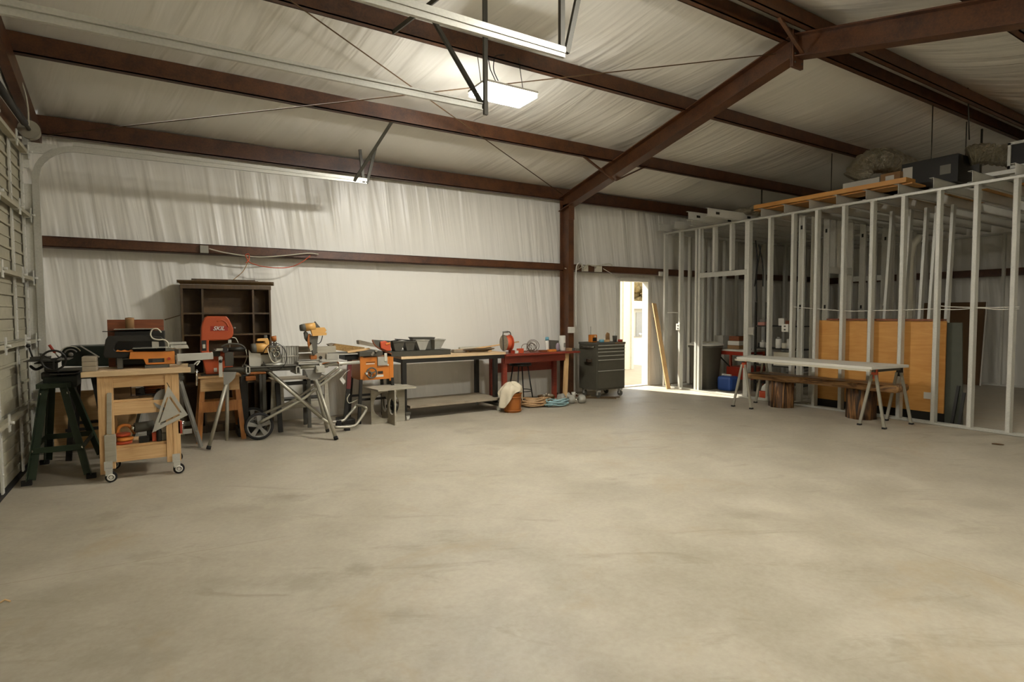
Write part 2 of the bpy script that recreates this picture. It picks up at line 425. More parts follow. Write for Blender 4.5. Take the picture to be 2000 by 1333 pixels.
# left end frame rafter + its column
tag(MB().prism([(XL+.02, 7.9, zroof(7.9)-.42), (XL+.02, RID, zroof(RID)-.42), (XL+.02, RID, zroof(RID)-.22), (XL+.02, 7.9, zroof(7.9)-.22)], (.08, 0, 0)).build('end_rafter', M.primer),
    'dark rust red rafter running up the left end wall above the garage door', 'beam')
tag(MB().box((XL+.002, 7.27, 3.06), (XL+.04, 3.9, 3.26)).build('door_header_beam', M.primer), 'dark steel beam across the left end wall over the garage door', 'beam')
# fly braces rafter-purlin
FB = [((1136, 303), (1206, 348), 6.2, 'angle brace from the rafter to the purlin, just right of the lamp side')]
def brace(p0, p1, lb, mat=None, r=.035, name='fly_brace', grp='slanting steel braces at the rafters'):
    o = MB().bar(p0, p1, r, r*.6).build(name, mat or M.primer); return tag(o, lb, 'brace', grp)
brace((5.28, 6.62, 3.77), (5.94, 6.62, 3.46), 'short rust red brace left of the rafter, meeting the lowest purlin')
brace((6.65, 6.62, 3.77), (5.99, 6.62, 3.46), 'short rust red brace right of the rafter, meeting the lowest purlin')
brace((5.30, 3.55, 4.44), (5.91, 3.62, 4.19), 'light rust red brace slanting down across the ridge joint')
# roof cable x-brace
def rod(p0, p1, lb, name='brace_rod', r=.006, grp='thin steel rods crossing under the roof'):
    t = MB().tube([p0, p1], r, 6).build(name, M.fibre); return tag(t, lb, 'rod', grp)
rod((-.97, 7.86, 3.36), (5.90, 3.93, 4.30), 'thin steel brace rod rising from the back left corner to the ridge joint')
rod((5.90, 7.86, 3.46), (-1.0, 3.95, 4.27), 'thin steel brace rod slanting down to the head of the column')
# ---------------------------------------------------------------- garage door in left wall (sectional)
def garage_door(nm, y0, y1):
    t = bpy.data.objects.new(nm, None); COL.objects.link(t); t.location = (XL, (y0+y1)/2, 0); OFF[t.name] = Vector(t.location); struct(t)
    X = XL+.015
    n = 5; H = 3.02/n
    for i in range(n):
        z0 = i*H; m = MB()
        m.box((X-.05, y0, z0+.004), (X, y1, z0+H-.004))
        for k in (1, 2, 3, 4, 5):      # pressed ribs
            zz = z0+H*k/6
            m.box((X, y0+.02, zz-.008), (X+.008 if k % 2 else X+.016, y1-.02, zz+.008 if k % 2 else zz+.012))
        pn = m.build('panel', M.door_paint, t)
        st = MB()
        ys = [y0+.03]
        k = y1-.62
        while k > y0+.3: ys.append(k); k -= .78
        ys.append(y1-.10)
        for y in ys:
            st.box((X+.016, y, z0+.01), (X+.028, y+.06, z0+H-.01))
            for q in range(5): st.cyl((X+.028, y+.03, z0+.08+q*.1), (X+.033, y+.03, z0+.08+q*.1), .011, 8)
        st.build('stile', M.galv, t)
        if i < n:
            zt = z0+H
            MB().box((X+.026, y0, zt-.045), (X+.075, y1, zt-.01)).build('strut', M.door_paint, t)
            for y in ys:
                hg = MB().box((X+.03, y-.005, zt-.05), (X+.085, y+.07, zt-.035))
                hg.box((X+.075, y+.01, zt-.09), (X+.082, y+.065, zt+.05)); hg.cyl((X+.08, y+.035, zt-.02), (X+.11, y+.035, zt-.02), .012, 8)
                hg.build('hinge', M.galv, t)
    MB().box((X-.05, y0, 0), (X+.03, y1, .03)).build('bottom_seal', M.rubber, t)
    return t
garage_door('door_2', GD[0][0], GD[0][1]); garage_door('door_3', GD[1][0], GD[1][1])
# door tracks
def track(lb, y, ysgn, xe=2.28, z=3.08, vert=True, r=.33, x0=-.985):
    t = thing('garage_door_track', lb, 'door track', (x0, y, 0), 'galvanised tracks of the garage doors')
    pts = [(x0, y, z-r)]
    for k in range(1, 9):
        a = math.pi/2*k/8; pts.append((x0+r*(1-math.cos(a)), y, z-r+r*math.sin(a)))
    # C-shaped rolled channel swept in the XZ plane
    def sweep(path, name):
        m = MB(); prof = [(-.028, -.012), (.028, -.012), (.028, .012), (.022, .012), (.022, -.006), (-.022, -.006), (-.022, .012), (-.028, .012)]
        rings = []
        for i, p in enumerate(path):
            a = Vector(path[max(i-1, 0)]); b = Vector(path[min(i+1, len(path)-1)]); d = (b-a).normalized(); nrm = Vector((-d.z, 0, d.x))
            rings.append([m.v(Vector(p)+nrm*u+Vector((0, v*ysgn, 0))) for u, v in prof])
        for A, B in zip(rings, rings[1:]):
            for k in range(8): m.face([A[k], B[k], B[(k+1) % 8], A[(k+1) % 8]])
        m.face(rings[0]); m.face(rings[-1][::-1])
        return m.build(name, M.galv2, t)
    sweep([(x0, y, .02)]+pts[:1], 'vertical_track'); sweep(pts, 'curved_track')
    sweep([pts[-1], (xe, y, z+.03)], 'horizontal_track')
    MB().box((x0+.3, y-.02*ysgn, z+.028), (xe, y+.005, z+.066)).build('reinforcing_angle', M.galv2, t)
    MB().box((x0-.09, y-.004+.012*ysgn, .05), (x0-.02, y+.004+.03*ysgn, z-r-.05)).build('mounting_angle', M.galv, t)
    return t
track('galvanised garage door track against the back wall, ending at the short hangers', 7.16, 1)
track('galvanised garage door track crossing the upper left, ending by the lamp', 4.12, -1)
track('thick galvanised door track crossing the top of the view above the lamp', 3.02, 1)
# hanger sets: each steel angle its own thing
HG = [((2.24, 7.16, 3.09), (2.20, 7.16, 3.50), 'left upright of the small hanger at the low track end'),
      ((2.28, 7.16, 3.09), (2.42, 7.22, 3.56), 'right upright of the small hanger at the low track end'),
      ((2.12, 7.16, 3.10), (2.44, 6.62, 3.75), 'long slanting angle bracing the low track end to the purlin'),
      ((2.31, 4.12, 3.05), (2.31, 4.12, 4.25), 'tall upright square tube hanger left of the lamp'),
      ((2.31, 4.15, 3.12), (2.12, 4.75, 4.06), 'slanting hanger angle running up left from beside the lamp'),
      ((1.93, 5.2, 4.06), (2.20, 4.40, 4.20), 'slanting steel angle up left, crossing the top purlin'),
      ((2.26, 3.02, 3.12), (2.26, 3.02, 4.20), 'upright hanger tube at the end of the thick track'),
      ((2.30, 3.02, 3.12), (2.52, 2.94, 4.20), 'slanting hanger tube at the end of the thick track')]
for a, b, lb in HG:
    o = MB().bar(a, b, .034, .028, (0, 1, 0)).build('track_hanger', M.steel); tag(o, lb, 'hanger', 'dark steel hangers carrying the door tracks')
# torsion shaft + drum
t = thing('torsion_shaft', 'dark spring shaft over the garage door ending in a cable drum', 'shaft', (XL+.25, 7.1, 2.98))
MB().tube([(XL+.13, 7.12, 3.17), (XL+.13, 3.9, 3.17)], .016, 10).build('shaft', M.steel, t)
MB().tube([(XL+.13, 6.75, 3.17), (XL+.13, 5.2, 3.17)], .03, 14).build('spring', M.dark, t)
m = MB().lathe([(.06, 0), (.075, .01), (.075, .03), (.055, .04), (.055, .09), (.08, .10), (.085, .12)], (XL+.13, 7.08, 3.17), (0, -1, 0), 28); m.build('cable_drum', M.tube, t)
MB().box((XL+.02, 7.16, 3.0), (XL+.30, 7.172, 3.10)).box((XL+.05, 7.15, 2.85), (XL+.09, 7.18, 3.25)).build('bearing_bracket', M.galv, t)
# ---------------------------------------------------------------- entry door (open) and outdoors
t = bpy.data.objects.new('door_1', None); COL.objects.link(t); t.location = ((DX0+DX1)/2, YB, 0); OFF[t.name] = Vector(t.location); struct(t)
fw = .055
m = MB()
m.box((DX0-fw, YB-.03, 0), (DX0+.02, YB+.13, DZ+fw)); m.box((DX1-.02, YB-.03, 0), (DX1+fw, YB+.13, DZ+fw)); m.box((DX0+.02, YB-.03, DZ-.02), (DX1-.02, YB+.13, DZ+fw))
m.build('door_frame', M.white, t, bevel=.003)
MB().box((DX0, YB-.02, 0), (DX1, YB+.13, .015)).build('threshold', M.alu, t)
# leaf swung outwards, hinged at the right jamb
MB().prism([(DX1, YB+.14, .03), (DX1+.63, YB+.70, .03), (DX1+.66, YB+.67, .03), (DX1+.03, YB+.11, .03)], (0, 0, DZ-.05)).build('door_leaf', M.white, t, bevel=.003)
MB().cyl((DX1+.58, YB+.66, .98), (DX1+.53, YB+.72, .98), .012, 12).ball((DX1+.52, YB+.73, .98), .028).build('door_knob', M.chrome, t)
# ---------------------------------------------------------------- outdoors seen through the door
gr = plain('bright gravel yard', '9c9078', .9, bump=.3, scale=6)
tag(MB().box((-6, YB+.25, -.16), (60, 70, -.10)).build('ground', gr), 'pale gravel yard outside the open door', 'ground')['kind'] = 'structure'
c1 = PZ(1234, 721, -.1)
t = thing('metal_building', 'white ribbed metal building standing outside at the left of the doorway', 'building', (c1.x-3, c1.y, -.1))
MB().box((c1.x-8, c1.y, -.1), (c1.x, c1.y+6, 2.9)).build('wall_sheet', M.cream, t)
m = MB()
for i in range(26): m.box((c1.x-.05-i*.3, c1.y-.04, -.1), (c1.x+.03-i*.3, c1.y, 2.9))
m.build('rib', M.cream, t)['kind'] = 'stuff'
c2 = PZ(1250, 657, -.1)
t = thing('outbuilding', 'pale outbuilding with a low grey roof far out in the yard', 'building', (c2.x, c2.y, -.1))
MB().box((c2.x-10, c2.y, -.1), (c2.x+10, c2.y+5, 1.75)).build('wall', M.cream, t)
MB().prism([(c2.x-10.4, c2.y-.3, 1.75), (c2.x-10.4, c2.y+5.3, 1.75), (c2.x-10.4, c2.y+2.5, 2.35)], (20.8, 0, 0)).build('roof', M.grey, t)
MB().box((c2.x-.4, c2.y-.05, -.1), (c2.x+.5, c2.y, 1.5)).build('door', M.lgrey, t)
tree = plain('autumn foliage', '7d6a40', .9, var=.6, scale=3)
for i, (px, dz, r) in enumerate(((1248, 60, 2.7), (1140, 62, 2.7), (1360, 61, 2.7))):
    q = CP + (FW + RT*((px-1000)/F_PX))*dz; x, y = q.x, q.y
    t = thing('tree', ['tan leaved tree straight out through the doorway above the outbuilding', 'tan tree left of the one in the doorway, hidden by the metal building', 'tan tree right of the one in the doorway, hidden behind the wall'][i], 'tree', (x, y, -.1), 'trees beyond the yard')
    m = MB(); rr = random.Random(i)
    for k in range(60):
        a = rr.uniform(0, 6.28); e = rr.uniform(-1, 1); q2 = r*rr.uniform(.3, .85); m.ball((x+math.cos(a)*q2*math.sqrt(1-e*e), y+math.sin(a)*q2*math.sqrt(1-e*e), r*1.35+e*q2*.9), r*rr.uniform(.14, .26), 8, jit=.08, rnd=rr)
    m.build('crown', tree, t); MB().cyl((x, y, -.1), (x, y, r*1.3), .2, 10, .1).build('trunk', M.fibre, t)

# ---------------------------------------------------------------- lamp
LX, LY, LZ = 3.02, 5.02, 3.62
led = emit('lit led lens', 'fffcf6', 205.); fill_led_faint = emit('added lamp lens faint', 'fff9f0', 45.); fill_led = emit('added lamp lens', 'fffcf6', 180.)
t = thing('led_lamp', 'lit rectangular white panel lamp hanging under the roof purlins', 'lamp', (LX, LY, LZ), 'panel lamps under the roof')
MB().box((LX-.31, LY-.18, LZ+.036), (LX+.31, LY+.18, LZ+.06)).build('housing', M.white, t, bevel=.004)
MB().box((LX-.30, LY-.17, LZ-.005), (LX+.30, LY+.17, LZ+.028)).build('lens', led, t, bevel=.004)
for sx in (-1, 1): 
    MB().tube([(LX+sx*.25, LY, LZ+.06), (LX+sx*.25, LY+.1, 4.10)], .004, 5).build('hanging_wire', M.steel, t)
MB().tube([(LX, LY, LZ+.06), (LX-.05, LY+.05, LZ+.15), (LX-.08, LY+.12, LZ+.3), (LX-.06, LY+.2, 4.08)], .005, 6).build('cord', M.dark, t)
def fill_lamp(x, y, z, lb, lm=None):  # added lamp out of view, there to brighten floor, walls and ceiling
    t = thing('led_lamp', lb, 'lamp', (x, y, z), 'panel lamps under the roof')
    MB().box((x-.31, y-.18, z+.036), (x+.31, y+.18, z+.06)).build('housing', M.white, t); MB().box((x-.30, y-.17, z-.005), (x+.30, y+.17, z+.035)).build('lens', lm or fill_led, t)
    for sx in (-1, 1): MB().tube([(x+sx*.25, y, z+.06), (x+sx*.25, y, zroof(y)-.2)], .004, 5).build('hanging_wire', M.steel, t)
fill_lamp(3.0, 1.35, 3.75, 'added unseen panel lamp brightening the camera side of the shop')
fill_lamp(10.2, 1.3, 3.75, 'added unseen dim panel lamp brightening the far end of the framed rooms', fill_led_faint)  # added fill light for the right hand roof and rooms, never in view

# ---------------------------------------------------------------- stud wall facing the shop
def stud(m, x, y, z0, z1, web=.09, fl=.041, face=1, ax='x'):
    "C stud: web along ax ('x': web plane spans x, flanges face -x/+x)"
    t = .004; lip = .012
    if ax == 'x':
        m.box((x, y-t/2, z0), (x+web, y+t/2, z1))
        for xx, s in ((x, 1), (x+web-t, -1)):
            m.box((xx, y, z0), (xx+t, y+fl*face, z1))
            m.box((xx if s > 0 else xx-lip+t, y+fl*face-t/2, z0), (xx+lip if s > 0 else xx+t, y+fl*face+t/2, z1))
    else:
        m.box((x-t/2, y, z0), (x+t/2, y+web, z1))
        for yy, s in ((y, 1), (y+web-t, -1)):
            m.box((x, yy, z0), (x+fl*face, yy+t, z1))
            m.box((x+fl*face-t/2, yy if s > 0 else yy-lip+t, z0), (x+fl*face+t/2, yy+lip if s > 0 else yy+t, z1))
    return m
TOP = 2.97
A = thing('stud_wall', 'long galvanised steel stud wall framing the rooms on the right', 'stud wall', (XP, 4.2, 0))
def trackbox(m, a, b, d=.03):  # U track open to the inside
    (x0, y0, z0), (x1, y1, z1) = a, b
    m.box(a, b); return m
MB().box((XP-.004, .4, TOP-.035), (XP, 7.80, TOP)).box((XP-.004, .4, TOP-.004), (XP+.1, 7.80, TOP)).box((XP+.096, .4, TOP-.035), (XP+.1, 7.80, TOP)).build('top_track', M.galv2, A)
MB().box((XP-.004, .4, 0), (XP, 7.80, .03)).box((XP-.004, .4, 0), (XP+.1, 7.80, .004)).box((XP+.096, .4, 0), (XP+.1, 7.80, .03)).build('bottom_track', M.galv2, A)
SY = [7.76, 7.38, 7.00, 5.93, 5.55, 5.16, 4.79, 4.40, 4.02, 3.64, 3.24, 2.86, 2.49, 2.10, 1.7, 1.3, .9, .5]
for i, y in enumerate(SY):
    m = MB(); stud(m, XP, y, .004, TOP-.004); m.build('stud', M.galv, A)
for y in (6.97, 5.97): 
    m = MB(); stud(m, XP, y, .004, TOP-.004, face=-1 if y > 6.5 else 1); m.build('stud', M.galv, A)
for y in (6.62, 6.27):
    m = MB(); stud(m, XP, y, 2.15, TOP-.004); m.build('stud', M.galv, A)
MB().box((XP-.004, 5.97, 2.06), (XP, 6.97, 2.15)).box((XP-.004, 5.97, 2.145), (XP+.05, 6.97, 2.15)).build('door_header', M.galv2, A)
# cross wall running back (along X)
B = thing('stud_wall', 'steel stud cross wall of wide studs dividing the right hand rooms', 'stud wall', (10.3, 5.13, 0))
YBW = 5.14
MB().box((8.38, YBW, TOP-.04), (12.3, YBW+.004, TOP)).box((8.38, YBW, TOP-.004), (12.3, YBW+.095, TOP)).build('top_track', M.galv, B)
MB().box((8.38, YBW, 0), (9.2, YBW+.095, .03)).box((9.95, YBW, 0), (12.3, YBW+.095, .03)).build('bottom_track', M.galv, B)
for x in (8.53, 8.87, 9.22, 9.93, 10.34, 10.71, 11.12, 11.34, 11.75, 12.18):
    m = MB(); stud(m, x, YBW, .03, TOP-.01, ax='y'); 
    m.build('stud', M.galv, B)
for x in (9.40, 9.62):
    m = MB(); stud(m, x, YBW, 2.17, TOP-.01, ax='y'); m.build('stud', M.galv, B)
MB().box((9.22, YBW-.004, 2.06), (9.93, YBW, 2.17)).build('door_header', M.galv, B)
# small dark plates on the studs stand for the shade in their knockout holes
m = MB()
for x in (8.53, 9.22, 10.34, 11.12):
    for z in (1.52, 2.75): m.box((x-.006, YBW+.03, z-.03), (x-.003, YBW+.06, z+.03))
m.build('dark_knockout', M.dark, B)['kind'] = 'stuff'
# second room wall (along Y)
C_ = thing('stud_wall', 'steel stud wall behind the shelves, deepest cross wall', 'stud wall', (11.76, 7, 0))
MB().box((11.75, 5.25, TOP-.04), (11.754, 7.75, TOP)).box((11.75, 5.25, TOP-.004), (11.84, 7.75, TOP)).build('top_track', M.galv2, C_)
for y in (5.5, 5.9, 6.3, 6.7, 7.1, 7.5):
    m = MB(); stud(m, 11.75, y, .0, TOP-.01); m.build('stud', M.galv, C_)
MB().box((11.746, 5.5, 2.04), (11.75, 6.3, 2.14)).build('door_header', M.galv2, C_)
# furring studs before the back film and end film
D_ = thing('furring_wall', 'row of thin steel studs standing before the back wall in the right hand rooms', 'stud wall', (10.5, 7.72, 0))
for x in [8.95, 9.35, 9.52, 9.75, 10.0, 10.4, 10.75, 11.0, 11.35, 12.1, 12.5, 12.9, 13.3, 13.7]:
    m = MB(); stud(m, x, 7.72, .03, 2.93, ax='y', web=.065); m.build('stud', M.galv, D_)
MB().box((8.5, 7.715, 2.93), (13.9, 7.79, 2.97)).build('top_track', M.galv, D_); MB().box((8.5, 7.715, 0), (13.9, 7.79, .03)).build('bottom_track', M.galv, D_)
E_ = thing('furring_wall', 'row of thin steel studs before the far right end wall', 'stud wall', (13.7, 4, 0))
for y in (7.3, 6.7, 6.1, 5.55, 5.15, 4.75, 4.28, 3.86, 3.45, 3.04, 2.6, 2.2, 1.8):
    m = MB(); stud(m, 13.7, y, .03, 2.90, web=.065); m.build('stud', M.galv, E_)
MB().box((13.695, .5, 2.90), (13.77, 7.7, 2.935)).build('top_track', M.galv, E_); MB().box((13.695, .5, 0), (13.77, 7.7, .03)).build('bottom_track', M.galv, E_)
# ceiling joists over the rooms
jst = [(7.66, 8.02), (7.28, 8.0), (6.90, 8.02), (6.50, 7.47), (6.12, 7.48)]
y = 5.72
while y > .6: jst.append((y, XP-.003)); y -= .40
jl = ['galvanised joist with its end poking out, lowest at the back wall', 'second joist poking out left from the back wall', 'third joist poking out left of the stud wall', 'long joist end poking out furthest over the shop, lower of the two', 'long joist end poking out furthest over the shop, upper of the two']
for i, (y, x0) in enumerate(jst):
    m = MB(); h = .14; t = .004
    m.box((x0, y, TOP+.003), (13.75, y+t, TOP+h)); m.box((x0, y, TOP+.003), (13.75, y+.05, TOP+.003+t)); m.box((x0, y, TOP+h-t), (13.75, y+.05, TOP+h))
    lb = jl[i] if i < 5 else 'galvanised ceiling joist over the rooms, %s rows nearer the camera than the long overhanging ends' % ['one', 'two', 'three', 'four', 'five', 'six', 'seven', 'eight', 'nine', 'ten', 'eleven', 'twelve', 'thirteen', 'fourteen'][i-5]
    t_ = m.build('ceiling_joist', M.galv, None); tag(t_, lb, 'joist', 'galvanised ceiling joists over the rooms')
    if i in (3, 4):
        for dx in (.2, 1.0): 
            t2 = MB().box((x0+dx, y-.0015, TOP+.05), (x0+dx+.09, y-.0005, TOP+.09)).build('punched_hole', M.dark, t_)
TJ = TOP+.141
# sheets and boards lying on the joists
o = MB().box((8.42, 3.62, TJ), (9.62, 5.95, TJ+.018)).build('plywood_sheet', M.orange_ply); tag(o, 'orange plywood sheet lying on top of the ceiling joists', 'board')
o = MB().box((8.34, 3.66, TJ+.019), (8.60, 5.9, TJ+.08)).build('plank', M.orange_ply); tag(o, 'orange brown plank lying along the edge of the plywood on the joists', 'board')
o = MB().box((9.75, 2.2, TJ), (10.9, 4.6, TJ+.018)).build('plywood_sheet', M.orange_ply); tag(o, 'second orange plywood sheet further back on the ceiling joists', 'board')
def _px(s, pts, X, d): return s.prism([PX(x, y, X) for x, y in pts], (d, 0, 0))
MB.px = _px
def fit(s, x0, y0, x1, y1): return s
# ---------------------------------------------------------------- on the joists
def carton(px0, px1, X, h, d, mat, lb, nm='cardboard_box', band=None):
    p0 = PX(px0, 360, X); p1 = PX(px1, 360, X)
    m = MB().box((X, p1.y, TJ), (X+d, p0.y, TJ+h)); o = m.build(nm, mat, bevel=.004); tag(o, lb, 'box', 'things lying on the ceiling joists')
    if band: MB().box((X-.003, (p0.y+p1.y)/2-.05, TJ+h*.15), (X-.001, (p0.y+p1.y)/2+.06, TJ+h*.85)).build('paper_label', band, o)
    return o
carton(1646, 1717, 8.75, .24, .35, M.white, 'white carton lying on the joists under the big foil duct')
carton(1719, 1758, 8.72, .26, .3, M.card, 'cardboard carton on the joists beside the dark air handler', band=M.white)
p0 = PX(1760, 350, 8.80); p1 = PX(1871, 340, 8.80)
t = thing('air_handler', 'long black air handler cabinet lying on the ceiling joists', 'air handler', (9.1, (p0.y+p1.y)/2, TJ), 'things lying on the ceiling joists')
MB().box((8.80, p1.y, TJ), (9.45, p0.y, TJ+.36)).build('cabinet', M.dark, t, bevel=.006)
MB().box((8.795, p1.y+.08, TJ+.12), (8.80, p1.y+.2, TJ+.24)).build('data_plate', M.grey, t)
MB().box((8.795, p0.y-.14, TJ+.06), (8.80, p0.y-.02, TJ+.3)).build('warning_sticker', M.white, t)
def flex(pts, r, lb, seed, cat='duct', squash=1.):
    rr = random.Random(seed)
    m = MB(); pts = [Vector(p) for p in pts]; fine = []
    for i in range(len(pts)-1):
        p_1 = pts[max(i-1, 0)]; p2 = pts[min(i+2, len(pts)-1)]; a, b = pts[i], pts[i+1]
        for k in range(10):
            u = k/10; fine.append(.5*((2*a)+(b-p_1)*u+(2*p_1-5*a+4*b-p2)*u*u+(3*a-p_1-3*b+p2)*u**3))
    fine.append(pts[-1]); n = 20; rings = []; up = Vector((0,0,1))
    for i, p in enumerate(fine):
        d = (fine[min(i+1, len(fine)-1)]-fine[max(i-1, 0)]).normalized(); a = d.cross(up)
        if a.length < .1: a = d.orthogonal()
        a.normalize(); b = a.cross(d)
        q = r*(.93 if i % 3 == 0 else 1.04)*(.8 if i in (0, len(fine)-1) else 1)
        rings.append([m.v(p+(a*math.cos(2*math.pi*k/n)+b*math.sin(2*math.pi*k/n))*q*(1+rr.uniform(-.06, .06))) for k in range(n)])
    for A_, B_ in zip(rings, rings[1:]):
        for k in range(n): m.face([A_[k], A_[(k+1) % n], B_[(k+1) % n], B_[k]], True)
    m.face(rings[0]); m.face(rings[-1][::-1])
    return tag(m.build('foil_duct', M.foil), lb, cat, 'flexible foil ducts above the rooms')
flex([PX(1668, 352, 8.95), PX(1690, 322, 9.0), PX(1716, 314, 9.15), PX(1745, 318, 9.45), PX(1772, 332, 9.9)], .17, 'big crumpled silver foil duct arching over the white carton', 3)
flex([PX(1890, 306, 9.1), PX(1912, 300, 9.15), PX(1945, 303, 9.2), PX(1978, 306, 9.2)], .125, 'foil duct with a bulging end joined to the black vent box, far right', 5)
t = thing('vent_box', 'black open vent box with a pale metal rim at the right edge', 'vent', (9.2, 2.5, 3.22), 'things lying on the ceiling joists')
MB().box((9.05, 2.0, 3.22), (9.5, 2.80, 3.50)).build('box', M.dark, t)
m = MB(); m.box((9.02, 2.0, 3.49), (9.52, 2.83, 3.525)).box((9.02, 2.0, 3.20), (9.52, 2.83, 3.235)).box((9.02, 2.80, 3.2), (9.06, 2.83, 3.52)); m.build('rim', M.galv2, t)
MB().box((8.9, 1.9, 3.12), (9.7, 3.05, 3.17)).build('support_rail', M.galv2, t)
# crumpled film scrap at the joist ends
rr = random.Random(9); c = PX(1465, 409, 8.5); m = MB()
for k in range(7): m.ball((c.x+rr.uniform(-.1, .3), c.y+rr.uniform(-.2, .22), c.z+rr.uniform(-.05, .05)), .09, 10, (1.2, 1.4, .6), None, .25, rr)
tag(m.build('insulation_scrap', M.foil), 'crumpled bright insulation scrap on the joists next to the plywood', 'insulation')
def hrod(px, Y, z1, lb, r=.007, top=None):
    p = PY(px[0], px[1], Y); o = MB().tube([p, (p.x+(top or 0), p.y, z1)], r, 6).build('hanger_rod', M.steel); tag(o, lb, 'rod', 'thin rods hanging from the purlins over the rooms')
hrod((1822, 205), 3.87, TJ, 'hanger rod left of the far right duct, in front of the air handler')
hrod((1888, 238), 3.87, 3.5, 'hanger rod dropping to the end of the right foil duct')
hrod((1890, 150), 3.57, 3.9, 'hanger strap slanting in the gap between the ridge purlins', .009, .12)
hrod((1625, 300), 5.25, TJ, 'hanger rod left of the big foil duct')
hrod((1488, 368), 6.65, TJ, 'short hanger rod at the left end of the plywood on the joists', .014)
hrod((1918, 252), 3.87, 3.6, 'thick short strap above the right foil duct', .016)
# ---------------------------------------------------------------- panels behind the stud wall
t = thing('plywood_sheet', 'large orange plywood panel standing on edge behind the stud wall', 'board', (8.47, 4.0, 0), 'panels leaning behind the stud wall')
MB().box((8.44, 3.20, .13), (8.462, 4.88, 1.31)).build('sheet', M.orange_ply, t)
MB().box((8.41, 3.22, 1.312), (8.50, 4.70, 1.335)).build('top_ledge', M.red_wood, t)
MB().box((8.425, 3.92-.6, .30), (8.438, 3.42, .385)).build('outlet_plate', M.white, t)
o = MB().box((8.47, 3.21, .0), (8.50, 4.86, 1.30)).build('black_sheet', M.dark); tag(o, 'black panel standing on the floor right behind the orange plywood', 'board', 'panels leaning behind the stud wall')
o = MB().prism([(8.51, 3.02, 0), (8.51, 4.5, 0), (8.51, 4.5, 1.29), (8.51, 3.06, 1.29)], (.02, 0, 0)).build('grey_sheet', plain('grey green panel', '4c4d40', .7)); tag(o, 'grey green panel peeking out right of the orange plywood', 'board', 'panels leaning behind the stud wall')
for i, yy in enumerate((3.03, 3.11)):
    o = MB().bar((8.44, yy, 0), (8.50, yy-.02-.02*i, .42 if i == 0 else .50), .025, .03).build('black_post', M.dark); tag(o, ['shorter', 'taller'][i]+' black strip leaning at the foot of the grey green panel', 'post')
o = MB().prism([(13.45, 5.66, 0), (13.45, 4.52, 0), (13.62, 4.52, 1.62), (13.62, 5.66, 1.62)], (.012, 0, 0)).build('fibreboard_sheet', M.fibre); tag(o, 'brown fibreboard sheet leaning before the far end wall', 'board')
o = MB().bar((13.42, 4.50, 0), (13.60, 4.50, 1.62), .02, .02).build('white_strip', M.white); tag(o, 'thin white strip along the edge of the leaning fibreboard', 'strip')
# loose steel studs leaning in the rooms
def lean(x0, y0, x1, y1, z1, lb, mat=None, w=.09):
    o = MB().bar((x0, y0, 0), (x1, y1, z1), .035, w, (1, 0, 0)).build('loose_stud', mat or M.galv2); tag(o, lb, 'stud', 'loose studs leaning inside the rooms')
for i, (x, y) in enumerate(((9.0, 3.98), (9.05, 3.78), (9.02, 3.66), (9.1, 3.48), (8.95, 4.2))):
    lean(x, y, x+.25, y+.02*(i % 2), 2.9, 'loose steel stud leaning upright behind the orange plywood, %s in the row' % ['third from the left', 'fourth from the left', 'fifth from the left', 'rightmost', 'second from the left'][i])
o = MB().tube([(9.3, 4.0, 0), (9.3, 4.0, 2.2), (9.33, 3.98, 2.4), (9.42, 3.93, 2.52)], .05, 14).build('white_pipe', M.cream); tag(o, 'thick cream pipe with a bent top behind the leaning studs', 'pipe')
# wires through the studs
def wire(pts, r, mat, lb, nm='wire', grp=None, cat='wire'):
    pts = [Vector(p) for p in pts]; fine = []
    for i in range(len(pts)-1):
        a0 = pts[max(i-1, 0)]; a3 = pts[min(i+2, len(pts)-1)]; a, b = pts[i], pts[i+1]
        for k in range(6):
            u = k/6; fine.append(.5*((2*a)+(b-a0)*u+(2*a0-5*a+4*b-a3)*u*u+(3*a-a0-3*b+a3)*u**3))
    fine.append(pts[-1])
    o = MB().tube(fine, r, 6).build(nm, mat); return tag(o, lb, cat, grp)
xw = XP+.045
wire([PX(1550, 600, xw), PX(1600, 604, xw), PX(1660, 608, xw), PX(1706, 607, xw), PX(1767, 606, xw), PX(1835, 603, xw)], .006, M.white, 'white cable threaded through the studs over the orange plywood')
wire([PX(1835, 605, xw), PX(1870, 605, xw), PX(1912, 602, xw), PX(1950, 605, xw), PX(1990, 604, xw)], .006, M.white, 'lower white cable between the two rightmost studs')
wire([PX(1838, 598, xw), PX(1860, 600, xw), PX(1912, 601, xw), PX(1950, 601, xw), PX(1990, 600, xw)], .006, M.white, 'upper white cable between the two rightmost studs')
wire([PX(1304, 611, xw), PX(1318, 611, xw), PX(1330, 614, xw), PX(1331, 630, xw)], .006, M.white, 'short white cable running to the outlet box near the door')
wire([PX(1467, 430, 8.5), PX(1462, 480, 8.5), PX(1463, 560, 8.5), PX(1466, 600, 8.5), PX(1469, 640, 8.42)], .008, M.cream, 'tan cable dropping behind the door jamb stud into the grey box')
for i, (a, b) in enumerate((((1476, 470), (1474, 560)), ((1486, 480), (1478, 590)), ((1482, 478), (1490, 560)))):
    wire([PX(a[0], a[1], 9.3), PX((a[0]+b[0])/2+4*(-1)**i, (a[1]+b[1])/2, 9.3), PX(b[0], b[1], 9.3)], .012, M.dark, ['left', 'middle', 'right'][i]+'most dark cable of the tangle hanging behind the doorway jamb', grp='dark cables hanging in the room')
